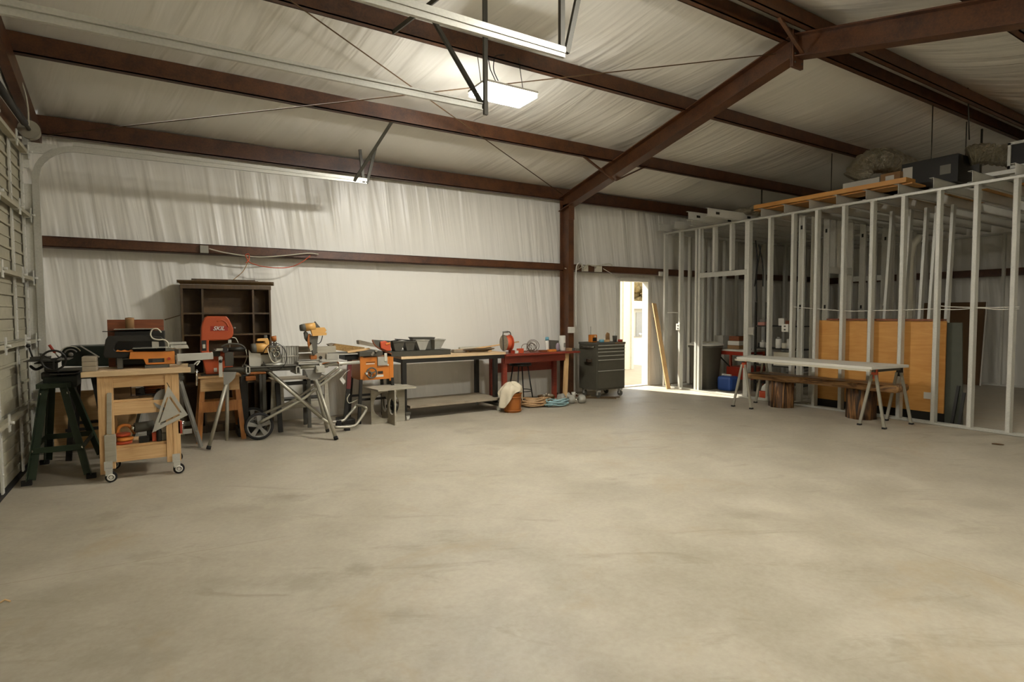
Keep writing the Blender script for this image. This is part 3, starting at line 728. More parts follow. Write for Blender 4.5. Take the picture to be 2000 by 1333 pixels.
def plate(c, w, h, X, lb, nm='outlet_box', slots=True, mat=None):
    p = PX(c[0], c[1], X); o = MB().box((X-.03, p.y-w/2, p.z-h/2), (X, p.y+w/2, p.z+h/2)).build(nm, mat or M.white, bevel=.003); tag(o, lb, 'outlet', 'electrical boxes on the studs')
    if slots:
        for s in (-1, 1): MB().box((X-.033, p.y-.015, p.z+s*h*.22-.012), (X-.0305, p.y+.015, p.z+s*h*.22+.012)).build('socket', M.dkgrey, o)
plate((1326, 639), .09, .12, XP-.002, 'white outlet box on the stud nearest the door')
plate((1468, 647), .11, .12, XP-.002, 'light grey junction box on the stud at the right of the room doorway', 'junction_box', False, M.lgrey)
plate((1535, 641), .11, .12, XP+.05, 'white double outlet between the studs right of the shelf jugs')
# ---------------------------------------------------------------- room goods
t = thing('trash_can', 'tall dark grey trash can behind the stud wall, with pale lid', 'trash can', (8.78, 7.18, 0), 'goods stored in the framed room')
c = (8.76, 7.18); m = MB(); r0, r1 = .20, .27
def rsq(r, z, n=24): return [(c[0]+r*math.copysign(abs(math.cos(a))**.6, math.cos(a)), c[1]+r*math.copysign(abs(math.sin(a))**.6, math.sin(a)), z) for a in [2*math.pi*k/n for k in range(n)]]
rings = [[m.v(p) for p in rsq(r, z)] for r, z in ((.19, 0), (.20, .02), (.255, .78), (.275, .78), (.275, .82))]
for a_, b_ in zip(rings, rings[1:]):
    for k in range(24): m.face([a_[k], a_[(k+1) % 24], b_[(k+1) % 24], b_[k]], True)
m.face(rings[0][::-1]); m.face(rings[-1]); m.build('bin', M.dkgrey, t)
m = MB(); rings = [[m.v(p) for p in rsq(r, z)] for r, z in ((.285, .82), (.285, .845), (.2, .87))]
for a_, b_ in zip(rings, rings[1:]):
    for k in range(24): m.face([a_[k], a_[(k+1) % 24], b_[(k+1) % 24], b_[k]], True)
m.face(rings[0][::-1]); m.face(rings[-1]); m.build('lid', M.white, t)
tx0, tx1, ty0, ty1 = 9.06, 9.62, 6.45, 7.30
t = thing('red_table', 'red framed work table with a white top in the framed room', 'table', (9.34, 6.88, 0), 'goods stored in the framed room')
MB().box((tx0, ty0, .71), (tx1, ty1, .745)).build('tabletop', M.white, t, bevel=.005)
for x in (tx0+.03, tx1-.07):
    for y in (ty0+.03, ty1-.09): MB().box((x, y, 0), (x+.04, y+.04, .71)).build('leg', M.redor, t)
MB().box((tx0+.02, ty0+.02, .64), (tx0+.05, ty1-.02, .71)).box((tx1-.05, ty0+.02, .64), (tx1-.02, ty1-.02, .71)).build('apron', M.red, t)
MB().box((tx0+.02, ty0+.02, .20), (tx1-.02, ty1-.35, .42)).build('lower_bin', M.red, t)
MB().bar((tx0+.02, ty1-.12, .66), (tx0+.02, ty1-.42, .42), .015, .02).build('brace', M.dark, t)
def onred(x, y, sx, sy, h, mat, lb, nm='box', z=.746):
    o = MB().box((x-sx/2, y-sy/2, z), (x+sx/2, y+sy/2, z+h)).build(nm, mat, bevel=.004); return tag(o, lb, 'box', 'boxes on the red framed table')
onred(9.22, 7.17, .2, .2, .25, M.lgrey, 'pale grey box on the white table top beside the trash can')
onred(9.30, 6.88, .26, .26, .07, M.card, 'bottom cardboard box of the stack on the white table')
onred(9.30, 6.88, .25, .25, .08, M.white, 'white box in the middle of the stack on the white table', z=.818)
onred(9.30, 6.88, .22, .22, .09, M.red_wood, 'brown box topping the stack on the white table', z=.900)
onred(9.22, 6.60, .1, .1, .02, M.dark, 'flat dark tray on the white table near the doorway jamb')
o = MB().box((8.62, 7.02, .87), (8.92, 7.36, .885)).build('paper_stack', M.cream); tag(o, 'flat stack of pale papers on the trash can lid', 'papers')
t = thing('water_jug', 'blue plastic water jug on the floor in the framed room doorway', 'jug', (8.86, 6.74, 0), 'goods stored in the framed room')
jx, jy = 8.86, 6.74
MB().box((jx-.14, jy-.15, .0), (jx+.14, jy+.15, .27)).build('body', M.blue, t, bevel=.05)
MB().box((jx-.02, jy-.06, .27), (jx+.02, jy+.08, .30)).build('handle', M.white, t, bevel=.008)
MB().cyl((jx, jy+.11, .27), (jx, jy+.11, .305), .028).build('cap', M.white, t)
# shelves with jugs and tubs
sx0, sx1, sy0, sy1 = 9.15, 9.5, 5.55, 6.42
t = thing('storage_rack', 'dark open storage rack with tubs and jugs behind the studs', 'shelf', (9.3, 5.98, 0), 'goods stored in the framed room')
for x in (sx0, sx1-.03):
    for y in (sy0, sy1-.03): MB().box((x, y, 0), (x+.03, y+.03, 1.62)).build('upright', M.dark, t)
SH = [.18, .50, .80, 1.20]
for z in SH: MB().box((sx0, sy0, z-.02), (sx1, sy1, z)).build('shelf', M.dark, t)
def can(x, y, z, r, h, mat, lb, nm='tub', capm=None, cat='container', grp='tubs and jugs on the storage rack'):
    o = MB().lathe([(r*.94, 0), (r, .01), (r, h*.9), (r*.96, h*.92), (r*.96, h)], (x, y, z), n=16).build(nm, mat); tag(o, lb, cat, grp)
    if capm: MB().cyl((x, y, z+h), (x, y, z+h+.03), r*.55, 14).build('cap', capm, o)
    return o
def sbox(x, y, z, a, b, h, mat, lb, nm='box', grp='tubs and jugs on the storage rack'):
    o = MB().box((x-a/2, y-b/2, z), (x+a/2, y+b/2, z+h)).build(nm, mat, bevel=.004); return tag(o, lb, 'box', grp)
x = 9.27
can(x, 6.38, SH[2], .04, .08, M.dark, 'small dark can at the left end of the middle rack shelf', 'can')
can(x, 6.33, SH[2], .05, .10, M.white, 'white tub, leftmost pale one on the middle rack shelf', capm=M.white)
can(x, 6.22, SH[2], .045, .09, M.cream, 'small cream tub just right of the first white tub on the rack')
can(x, 6.02, SH[2], .05, .17, M.white, 'white tub half hidden behind the second stud on the rack', capm=M.lgrey)
can(x, 5.90, SH[2], .05, .10, M.cream, 'cream tub in the middle of the rack shelf beside the big jug')
can(x, 5.78, SH[2], .075, .17, M.white, 'largest white jug at the right end of the middle rack shelf', 'jug', M.white)
sbox(x, 6.30, SH[3], .2, .14, .06, plain('pink paper box', 'b07a6c'), 'pinkish flat box on the upper rack shelf')
sbox(x, 6.30, SH[3]+.061, .14, .11, .05, M.grey, 'small grey box stacked on the pinkish box on the rack')
can(x, 6.20, SH[3]+.0, .035, .15, M.white, 'slim white bottle beside the pinkish box on the upper rack shelf', 'bottle')
sbox(x, 5.94, SH[3], .12, .11, .13, M.white, 'white square box on the upper rack shelf')
sbox(x, 5.80, SH[3], .16, .1, .09, M.red_wood, 'reddish box at the right end of the upper rack shelf')
sbox(x, 5.90, SH[1], .2, .3, .24, M.cream, 'pale carton on the lower rack shelf behind the white plank table')
sbox(x, 6.24, SH[1], .2, .2, .12, M.lgrey, 'light grey box with round end on the lower rack shelf')
t = thing('chainsaw_case', 'white and orange plastic tool case on the floor under the plank table', 'case', (8.8, 5.6, 0), 'goods stored in the framed room')
MB().box((8.52, 5.42, .0), (8.80, 5.88, .12)).build('base', M.redor, t, bevel=.02)
MB().prism([(8.54, 5.44, .12), (8.54, 5.86, .12), (8.54, 5.84, .19), (8.54, 5.78, .25), (8.54, 5.70, .25), (8.54, 5.62, .16), (8.54, 5.50, .17)], (.22, 0, 0)).build('cover', M.white, t, bevel=.01)
can(8.60, 5.30, 0, .07, .22, M.cream, 'cream bottle on the floor right of the tool case', 'bottle', M.white, grp=None)
# outdoors-lit strip items by the door: leaning boards
t = MB().bar((8.12, 7.50, .0), (8.22, 7.98, 1.62), .10, .02, (0, 1, 0)); o = t.build('leaning_board', M.pine_z); tag(o, 'pale wooden board leaning in the corner right of the door', 'board', 'boards leaning right of the door')
t = MB().bar((8.20, 7.58, .0), (8.25, 7.99, 1.35), .04, .03, (0, 1, 0)); o = t.build('leaning_board', M.fibre); tag(o, 'thin dark strip leaning behind the pale board right of the door', 'board', 'boards leaning right of the door')
# ---------------------------------------------------------------- plank table on sawhorses
t = thing('plank', 'long white plank laid over two sawhorses at the stud wall', 'plank', (7.6, 4.4, .73))
E0 = PZ(1440, 697, .81); E1 = PZ(1697, 718, .81); W = Vector((.60, -.06, 0))
a, b = Vector((7.36, 5.46, .732)), Vector((7.26, 3.50, .732))
pts = [a, a+Vector((.5, .12, 0)), b+Vector((.70, -.10, 0)), b]
MB().prism(pts, (0, 0, .035)).build('plank', M.white, t, bevel=.004)
MB().bar(a+Vector((.004, .02, -.012)), b+Vector((.004, .02, -.012)), .014, .024).build('edge_lip', M.cream, t)
MB().box((b.x+.03, b.y+.02, .722), (b.x+.06, b.y+.1, .732)).build('end_cleat', M.pine_x, t)
def sawhorse(c, ux, lb):
    ux = Vector(ux).normalized(); c = Vector(c); uy = Vector((-ux.y, ux.x, 0))
    t = thing('sawhorse', lb, 'sawhorse', c, 'sawhorses under the white plank')
    MB().bar(c+ux*.0+Vector((0,0,.706)), c+ux*.60+Vector((0,0,.706)), .04, .045).build('beam', M.dkgrey, t)
    for k, s in enumerate((0.02, .58)):
        q = c+ux*s
        MB().prism([q+uy*.04+Vector((0,0,.60)), q-uy*.04+Vector((0,0,.60)), q-uy*.03+Vector((0,0,.728)), q+uy*.03+Vector((0,0,.728))], ux*.035).build('bracket', M.redor if k == 0 else M.dark, t, bevel=.004)
        for d in (-1, 1):
            e = q+uy*.15*d+ux*(-.02 if k == 0 else .02)
            lg = MB().bar(q+uy*.025*d+Vector((0,0,.65)), e+Vector((0,0,.005)), .032, .02, ux).build('leg', M.tube, t)
            MB().cbox(e+Vector((0,0,.01)), (.05, .04, .02)).build('rubber_foot', M.rubber, lg)
sawhorse((7.40, 5.38, 0), (1, .06, 0), 'grey legged sawhorse with orange bracket at the left end of the plank')
sawhorse((7.48, 3.59, 0), (1, -.06, 0), 'grey legged sawhorse with orange bracket at the right end of the plank')
# ---------------------------------------------------------------- slab bench
def slab(t):
    rr = random.Random(4); m = MB(); n = 30; L0, L1 = Vector((7.98, 5.60)), Vector((8.03, 3.50)); d = (L1-L0).normalized(); nn = Vector((-d.y, d.x))
    top = []; 
    ring = []
    for i in range(n+1):
        u = i/n; w = .17+.03*math.sin(u*9)+.02*math.sin(u*23+1); p = L0+(L1-L0)*u; ring.append(p-nn*w)
    for i in range(n+1):
        u = 1-i/n; w = .17+.03*math.sin(u*7+2)+.02*math.sin(u*19); p = L0+(L1-L0)*u; ring.append(p+nn*w)
    cen = (L0+L1)/2
    lay = [(.492, .93), (.47, .99), (.43, 1.0), (.40, .93)]
    rg = []
    for z, k in lay: rg.append([m.v((cen.x+(p.x-cen.x)*k+rr.uniform(-.004, .004), cen.y+(p.y-cen.y)*(1-(1-k)*.2), z+rr.uniform(-.003, .003))) for p in ring])
    for A_, B_ in zip(rg, rg[1:]):
        for k in range(len(ring)): m.face([A_[k], A_[(k+1) % len(ring)], B_[(k+1) % len(ring)], B_[k]], True)
    m.face(rg[0]); m.face(rg[-1][::-1]); return m.build('slab_top', M.slab, t)
t = thing('slab_bench', 'rustic live edge slab bench on two dark log stumps under the plank table', 'bench', (7.95, 4.45, 0))
slab(t)
def stump(x, y, sd, h=.401):
    rr = random.Random(sd); m = MB(); n = 22; rs = [rr.uniform(.9, 1.1) for _ in range(n)]; rg = []
    for z in (0, .1, .2, .3, h): rg.append([m.v((x+.165*rs[k]*math.cos(2*math.pi*k/n)*(1+rr.uniform(-.03,.03)), y+.17*rs[k]*math.sin(2*math.pi*k/n)*(1+rr.uniform(-.03,.03)), z)) for k in range(n)])
    for A_, B_ in zip(rg, rg[1:]):
        for k in range(n): m.face([A_[k], A_[(k+1) % n], B_[(k+1) % n], B_[k]], k % 3 != 0)
    m.face(rg[0][::-1]); m.face(rg[-1]); return m
stump(7.99, 5.13, 3).build('stump_leg', M.stump, t); stump(8.0, 3.98, 6).build('stump_leg', M.stump, t)
# floor debris
o = MB().ball(PZ(1949, 868, .008), .035, 10, (.5, 1.6, .22), Matrix.Rotation(rad(20), 3, 'Z')).build('dry_leaf', M.fibre); tag(o, 'small dark brown leaf lying on the floor at the far right', 'leaf')
o = MB().tube([PZ(0, 1178, .006), PZ(10, 1172, .012), PZ(20, 1175, .006)], .004, 6).build('twig', M.pine_x); tag(o, 'tiny pale twig on the floor at the left edge', 'twig')
# ================================================================ workshop, left to right
def Pb(x0, y0, x1, y1, Y, d, m=None):
    "box whose front face fills the rectangle at plane Y"
    a = PY(x0, y1, Y); b = PY(x1, y0, Y); return (m or MB()).box((a.x, Y, a.z), (b.x, Y+d, b.z))
MB.pb = lambda s, x0, y0, x1, y1, Y, d: Pb(x0, y0, x1, y1, Y, d, s)
MB.pt = lambda s, pts, Y, r, n=10: s.tube([PY(x, y, Y) for x, y in pts], r, n)
def smooth(pts, k=6, closed=False):
    pts = [Vector(p) for p in pts]; out = []; n = len(pts)
    for i in range(n if closed else n-1):
        g = (lambda j: pts[j % n]) if closed else (lambda j: pts[min(max(j, 0), n-1)])
        a0, a, b, a3 = g(i-1), g(i), g(i+1), g(i+2)
        for q in range(k):
            u = q/k; out.append(.5*((2*a)+(b-a0)*u+(2*a0-5*a+4*b-a3)*u*u+(3*a-a0-3*b+a3)*u**3))
    if not closed: out.append(pts[-1])
    return out
# ---- green stand and the bench machine on it
t = thing('machine_stand', 'dark green steel stand with splayed legs at the garage door', 'stand', (-.78, 6.6, 0))
ft = {'fl': Vector((-.99, 6.15, 0)), 'fr': Vector((-.55, 6.13, 0)), 'bl': Vector((-.98, 6.95, 0)), 'br': Vector((-.52, 6.95, 0))}
tp = {'fl': Vector((-.90, 6.34, .80)), 'fr': Vector((-.72, 6.34, .80)), 'bl': Vector((-.90, 6.72, .80)), 'br': Vector((-.72, 6.72, .80))}
for k in ft:
    lg = MB().bar(ft[k]+Vector((0,0,.03)), tp[k], .075, .006, (1, 0, 0)).bar(ft[k]+Vector((.03 if k[1] == 'l' else -.03, .03, .03)), tp[k]+Vector((.03 if k[1] == 'l' else -.03, .02, 0)), .006, .05, (1, 0, 0)).build('leg', M.green, t)
    MB().cbox(ft[k]+Vector((0,0,.02)), (.07, .045, .04)).build('rubber_foot', M.rubber, lg)
def lerp(a, b, u): return a+(b-a)*u
for a, b in (('fl', 'fr'), ('bl', 'br'), ('fl', 'bl'), ('fr', 'br')):
    MB().bar(lerp(ft[a], tp[a], .34), lerp(ft[b], tp[b], .34), .006, .05).build('cross_rail', M.green, t)
MB().box((-.93, 6.32, .79), (-.69, 6.74, .83)).build('top_plate', M.green, t)
m = MB()
for k, u in (('fl', .34), ('fr', .34), ('fl', .93), ('fr', .93)):
    p = lerp(ft[k], tp[k], u); m.cyl(p+Vector((0,-.012,0)), p+Vector((0,.0,0)), .012, 10)
m.build('bolt_head', M.chrome, t)
t = thing('bench_jointer', 'dark bench machine with flat table, handwheel and red handle on the green stand', 'machine', (-.8, 6.5, .83))
MB().pb(84, 734, 150, 760, 6.40, .3).build('base', M.dkgreen, t, bevel=.01)
MB().pb(93, 723, 158, 727, 6.36, .36).pb(96, 729, 148, 733, 6.37, .3).build('lower_table', M.steel, t, bevel=.002)
MB().pb(80, 727, 112, 742, 6.42, .2).pb(86, 708, 108, 727, 6.45, .16).build('column_block', M.dark, t, bevel=.01)
a = PY(45, 705, 6.42)
MB().pb(45, 703, 134, 708, 6.36, .34).pb(66, 708, 112, 712, 6.42, .22).build('work_table', M.steel, t, bevel=.003)
c = PY(107, 703, 6.40)
hw_ = MB().ring((c.x, 6.34, c.z), (0, 1, .1), .085, .009); 
for k in range(3): hw_.bar((c.x, 6.34, c.z), (c.x+.08*math.cos(k*2.09+.5), 6.34, c.z+.08*math.sin(k*2.09+.5)), .012, .012, (0,1,0))
hw_.cyl((c.x, 6.33, c.z), (c.x, 6.46, c.z), .016, 12); hw_.build('handwheel', M.dark, t)
MB().tube([PY(107, 689, 6.5), PY(96, 674, 6.5)], .011, 10).build('red_handle', M.red, t)
MB().tube([PY(107, 689, 6.5), PY(116, 700, 6.5)], .006, 8).build('handle_rod', M.chrome, t)
MB().tube([PY(64, 700, 6.5), PY(57, 680, 6.5)], .007, 8).ball(PY(55, 676, 6.5), .018).build('lever', M.dark, t)
m = MB().pb(58, 697, 96, 702, 6.45, .12); m.cyl(PY(80, 697, 6.5), PY(80, 693, 6.5), .006, 8).cyl(PY(77, 692, 6.5), PY(84, 692, 6.5), .006, 8); m.build('fence', M.steel, t)
MB().tube(smooth([PY(60, 716, 6.6), PY(70, 722, 6.5), PY(84, 716, 6.5), PY(92, 711, 6.5)]), .012, 8).build('belt', M.rubber, t)
# ---- black stand + big dark green machine
t = thing('machine_stand', 'black splay legged stand between the green stand and the pine cart', 'stand', (-.5, 7.1, 0))
for x0, y0, x1, y1 in ((-.80, 6.98, -.74, 7.05), (-.46, 6.98, -.58, 7.05), (-.80, 7.5, -.74, 7.4), (-.40, 7.5, -.58, 7.4)):
    MB().bar((x0, y0, 0), (x1, y1, .80), .05, .03).build('leg', M.dark, t)
MB().box((-.82, 7.0, .28), (-.42, 7.02, .31)).build('cross_rail', M.dark, t); MB().box((-.82, 7.45, .28), (-.42, 7.47, .31)).build('cross_rail', M.dark, t)
MB().box((-.85, 6.98, .80), (-.35, 7.5, .83)).build('top_plate', M.dark, t)
t = thing('lathe_head', 'dark green machine housing with curved vent slots on the black stand', 'machine', (-.55, 7.2, .83))
MB().py([(120, 716), (119, 690), (124, 681), (131, 678), (150, 677), (228, 675), (232, 716)], 7.05, .35).build('housing', M.dkgreen, t, bevel=.012)
c = PY(138, 692, 7.04)
for r in (.075, .045):
    MB().tube([(c.x+r*math.cos(a_)*1.1, 7.04, c.z+r*math.sin(a_)) for a_ in [rad(q) for q in range(20, 165, 12)]], .006 if r > .05 else .008, 6).build('vent_slot', M.cream if r > .05 else M.grey, t)
MB().ball((c.x, 7.04, c.z-.005), .022, 12, (1, .5, 1)).build('knob', M.grey, t)
MB().bar(PY(157, 676, 7.02), PY(194, 698, 7.02), .01, .02, (0, 1, 0)).build('guard_bar', M.alu, t)
MB().tube(smooth([PY(160, 704, 7.02), PY(168, 696, 7.02), PY(180, 694, 7.02), PY(190, 699, 7.02)]), .006, 6).build('cable', M.dark, t)
MB().box((-.84, 7.0, .83), (-.36, 7.48, .86)).build('base', M.dark, t)
# ---- board leaning and plank behind
o = MB().box((-.98, 7.55, 0), (-.25, 7.60, .62)).build('plywood_offcut', M.pine_x); tag(o, 'pale wooden panel standing on the floor behind the black stand', 'board')
# ---- rolling pine cart
CY0, CY1 = 5.90, 6.42
t = thing('rolling_workbench', 'light pine rolling workbench on casters carrying the orange scroll saw', 'workbench', (-.18, 6.15, 0))
MB().box((-.575, CY0, .905), (.225, CY1, .950)).build('worktop', M.bench_top, t, bevel=.003)
for nm, x0, x1, y0 in (('l', -.47, -.36, 5.93), ('r', .02, .13, 5.93), ('l', -.47, -.36, 6.33), ('r', .02, .13, 6.33)):
    w = x1-x0
    s = -1 if nm == 'r' else 1; xa = x0 if nm == 'l' else x1
    MB().box((x0 if nm == 'l' else x0+.052, y0, .06 if nm == 'l' else .10), ((x0+.052) if nm == 'l' else x1, y0+.04, .905)).box(((x0+.052) if nm == 'l' else x0, y0+.004, .10), (x1 if nm == 'l' else x0+.052, y0+.04, .905)).build('leg', M.pine_z, t, bevel=.002)
def xrail(z0, z1, nm='rail'):
    MB().box((-.36, 5.945, z0), (.02, 5.97, z1)).build(nm, M.pine_x, t, bevel=.002); MB().box((-.36, 6.34, z0), (.02, 6.365, z1)).build(nm, M.pine_x, t)
xrail(.80, .905); xrail(.56, .67); xrail(.15, .27)
for x in (-.46, .105): MB().box((x, 5.97, .80), (x+.02, 6.33, .90)).build('side_rail', M.pine_x, t)
MB().box((-.44, 5.97, .672), (.10, 6.34, .69)).build('shelf', M.pine_x, t); MB().box((-.44, 5.97, .272), (.10, 6.34, .29)).build('shelf', M.pine_x, t)
for x, y in ((-.41, 5.90), (.09, 5.90), (-.41, 6.39), (.09, 6.39)):
    c = MB().box((x-.03, y-.005, .10), (x+.03, y+.005, .175)).box((x-.02, y-.035, .06), (x+.03, y-.029, .12)).box((x-.02, y-.004, .06), (x+.03, y+.002, .12)).build('caster', M.galv2, t)
    MB().cyl((x+.018, y-.028, .045), (x+.018, y-.005, .045), .045, 24).build('wheel', M.rubber, c); MB().ring((x+.018, y-.038, .045), (0, 1, 0), .024, .006, 20).cyl((x+.018, y-.04, .045), (x+.018, y-.036, .045), .014, 14).build('hub', M.white, c)
# scroll saw
t = thing('scroll_saw', 'orange and black scroll saw with a long black arm on the pine cart', 'saw', (-.1, 6.15, .95), 'machines on the pine cart')
Y = 6.03
MB().py([(201, 693), (206, 664), (211, 657), (277, 655), (314, 658), (321, 664), (321, 669), (296, 667), (231, 668), (225, 673), (223, 683), (228, 688), (254, 688), (252, 700), (204, 700)], Y+.04, .07).build('arm', M.dark, t, bevel=.006)
MB().py([(252, 702), (254, 688), (341, 687), (342, 711), (285, 713), (280, 702)], Y, .15).build('motor_base', M.orange_tool, t, bevel=.006)
MB().pb(258, 679, 344, 682, Y-.03, .24).build('saw_table', M.alu, t)
MB().pb(229, 700, 239, 721, Y+.02, .1).pb(229, 700, 284, 703, Y+.02, .1).build('rear_foot', M.dkgrey, t)
MB().pb(283, 712, 331, 720.5, Y+.0, .14).build('base_plate', M.dkgrey, t)
lb_ = MB().pb(290, 700, 321, 709, Y-.003, .004).build('rating_label', M.dark, t)
m = MB()
for k in range(3): m.pb(298, 702+k*2.3, 317, 702.6+k*2.3, Y-.005, .002)
m.build('label_stripes', M.white, lb_)
MB().cyl(PY(330, 701, Y), PY(330, 701, Y)+Vector((0,-.012,0)), .013, 14).build('switch_knob', M.red, t)
MB().pb(297, 667, 310, 680, Y+.05, .02).pb(300, 662, 304, 668, Y+.05, .02).build('blade_clamp', M.alu, t)
MB().pt([(306, 660), (306, 682)], Y+.06, .003, 6).build('blade', M.chrome, t)
m = MB().tube(smooth([PY(315, 650, Y+.03), PY(308, 643, Y+.03), (PY(298, 644, Y+.03)), PY(294, 653, Y+.03), PY(298, 661, Y+.02), PY(309, 664, Y+.02), PY(320, 664, Y+.02), PY(328, 670, Y+.02), PY(329, 679, Y+.02)]), .006, 8)
m.build('air_hose', M.cream, t)
MB().py([(226, 687), (229, 684), (236, 686), (243, 684), (250, 686), (257, 683), (262, 688)], Y+.03, .02).build('arm_trim', M.orange_tool, t)
# planer behind, wooden box, can
t = thing('bench_planer', 'dark bench planer with a thin pale top plate behind the scroll saw', 'machine', (-.1, 6.3, .95), 'machines on the pine cart')
MB().pb(226, 646, 322, 715, 6.24, .13).build('body', M.dark, t, bevel=.008)
MB().pb(222, 642, 306, 644.5, 6.20, .19).build('top_plate', M.lgrey, t)
MB().tube([PY(200, 648, 6.3), PY(226, 648, 6.3)], .004, 6).build('crank_rod', M.steel, t)
o = MB(); a = PY(209, 625, 6.385); b = PY(320, 640, 6.385)
o.box((a.x, 6.385, .951), (b.x, 6.397, a.z)).box((a.x, 6.45, .951), (b.x, 6.462, a.z)).box((a.x, 6.397, .951), (a.x+.012, 6.45, a.z)).box((b.x-.012, 6.397, .951), (b.x, 6.45, a.z))
tag(o.build('wooden_box', M.red_wood), 'reddish brown wooden box standing behind the planer on the pine cart', 'box')
c = PY(254, 641.5, 6.30)
can_ = MB().lathe([(.034, 0), (.034, .075), (.036, .08), (.036, .095), (.01, .10)], (c.x, 6.29, c.z), n=20).build('tan_can', M.card); tag(can_, 'small tan can standing on the planer top plate', 'can')
# blocks at the left end of the top
for i, (x0, y0, x1, y1) in enumerate(((161, 703, 190, 711), (161, 711.5, 190, 718), (161, 718.5, 190, 726))):
    a = PY(x0, y1, 5.98); b = PY(x1, y0, 5.98); z0 = .951+i*.042
    o = MB().box((-.57, 5.95, z0), (-.47, 6.12, z0+.041)).build('wood_block', M.old_plank, bevel=.004); tag(o, ['bottom', 'middle', 'top'][i]+' wood block of the little stack at the left end of the cart top', 'wood block', 'wood blocks on the pine cart')
# grey head + channel at the right end of the cart
t = thing('roller_head', 'pale grey metal fence head on a post at the right end of the pine cart', 'tool', (.17, 6.2, .95))
MB().pb(330, 668, 364, 673.5, 6.15, .05).py([(332, 675), (366, 674), (369, 681), (334, 682)], 6.13, .09).build('fence', M.alu, t, bevel=.004)
MB().pb(345, 681, 352, 713, 6.16, .03).build('post', M.alu, t); MB().pb(341, 683, 349, 694, 6.15, .04).build('clamp', M.steel, t)
o = MB().prism([PY(345, 692, 6.0), PY(416, 689, 6.12), PY(417, 702, 6.12), PY(347, 707, 6.0)], (.0, .05, 0)).build('metal_channel', M.lgrey, bevel=.003); tag(o, 'grey metal channel jutting out from the right end of the pine cart', 'metal channel')
# vise/clamps on the right end
t = thing('bar_clamp', 'dark clamp with a chrome screw hanging at the right end of the cart top', 'clamp', (.25, 6.0, .8))
MB().pb(368, 712, 380, 730, 5.96, .05).build('jaw', M.steel, t, bevel=.004); MB().pt([(384, 722), (384, 754)], 5.97, .007, 10).pt([(377, 726), (388, 726)], 5.97, .006, 8).build('screw', M.chrome, t)
MB().tube(smooth([PY(376, 716, 5.98), PY(384, 708, 5.98), PY(390, 706, 5.98), PY(384, 714, 5.98)]), .006, 6).build('strap', M.white, t)
t = thing('bar_clamp', 'small red clamp hooked on the lower right leg of the pine cart', 'clamp', (.15, 5.9, .4))
MB().pb(348, 822, 355, 848, 5.93, .03).build('jaw', M.red, t, bevel=.003); MB().pt([(356.5, 824), (356.5, 850)], 5.94, .005, 8).pt([(352, 824), (361, 824)], 5.94, .004, 8).build('screw', M.chrome, t)
# triangle square
t = thing('framing_square', 'large pale aluminium triangle square hung on the front of the pine cart', 'square', (.03, 5.88, .36))
def tri(A, B, C_, ins):
    "flat triangle plate with three slots -> frame + inner plate"
    A, B, C_ = Vector(A), Vector(B), Vector(C_); cen = (A+B+C_)/3
    def sc(k): return [cen+(p-cen)*k for p in (A, B, C_)]
    m = MB()
    def band(k0, k1):
        o, i = sc(k0), sc(k1)
        for q in range(3):
            r = (q+1) % 3
            m.prism([PY(o[q].x, o[q].y, 5.885), PY(o[r].x, o[r].y, 5.885), PY(i[r].x, i[r].y, 5.885), PY(i[q].x, i[q].y, 5.885)], (0, .006, 0))
    band(1, .72)
    s2 = sc(.56); m.prism([PY(p.x, p.y, 5.885) for p in s2], (0, .006, 0))
    # bridges at the corners between the frame and the inner plate
    a, b = sc(.73), sc(.55)
    for q in range(3): m.bar(PY(a[q].x, a[q].y, 5.888), PY(b[q].x, b[q].y, 5.888), .006, .022, (1, 0, .3) if q else (1, 0, 0))
    return m
tri((328, 754), (367, 811), (297, 846), 0).build('plate', M.alu, t)
MB().tube([PY(331, 757, 5.885), PY(326, 748, 5.90)], .003, 6).build('hook', M.steel, t)
o = MB().pb(205, 849, 226, 905, 5.905, .022).py([(208, 849), (208, 770), (210, 768), (217, 768), (218, 770), (218, 849)], 5.91, .014).build('wooden_paddle', M.ply, bevel=.003); tag(o, 'wooden paddle with a pale handle hung on the left leg of the pine cart', 'paddle')
# cart shelf contents
def item(nm, mb, mat, lb, cat, grp=None, bevel=.003): return tag(mb.build(nm, mat, bevel=bevel), lb, cat, grp)
G1 = 'tools on the middle shelf of the pine cart'; G2 = 'tools on the lower shelf of the pine cart'
item('wood_offcut', MB().box((-.36, 6.05, .69), (-.24, 6.25, .79)), M.fibre, 'squarish wood offcut at the left of the middle cart shelf', 'wood', G1)
item('chisel', MB().tube([(-.33, 6.0, .70), (-.18, 6.02, .70)], .010, 8).tube([(-.18, 6.02, .70), (-.08, 6.03, .70)], .006, 8), M.fibre, 'dark handled chisel lying at the front left of the middle cart shelf', 'chisel', G1, 0)
item('hand_plane', MB().box((-.2, 6.06, .69), (.0, 6.12, .715)).ball((-.03, 6.09, .735), .022).prism([(-.17, 6.075, .715), (-.13, 6.075, .715), (-.15, 6.075, .78), (-.18, 6.075, .77)], (0, .03, 0)), M.dark, 'dark hand plane in the middle of the middle cart shelf', 'plane', G1)
item('extension_cord', MB().tube([(-.06+.08*math.cos(q*.5)*(1+.1*math.sin(q)), 6.2+.08*math.sin(q*.5), .70+q*.0016) for q in range(52)], .008, 6), M.leather, 'brown coiled cord at the right of the middle cart shelf', 'cord', G1, 0)
o = item('grinder', MB().cyl((-.16, 6.18, .73), (-.02, 6.24, .74), .03, 14).cyl((-.17, 6.17, .70), (-.17, 6.17, .76), .038, 14), M.dkgrey, 'dark grinder at the back of the middle cart shelf', 'tool', G1, 0)
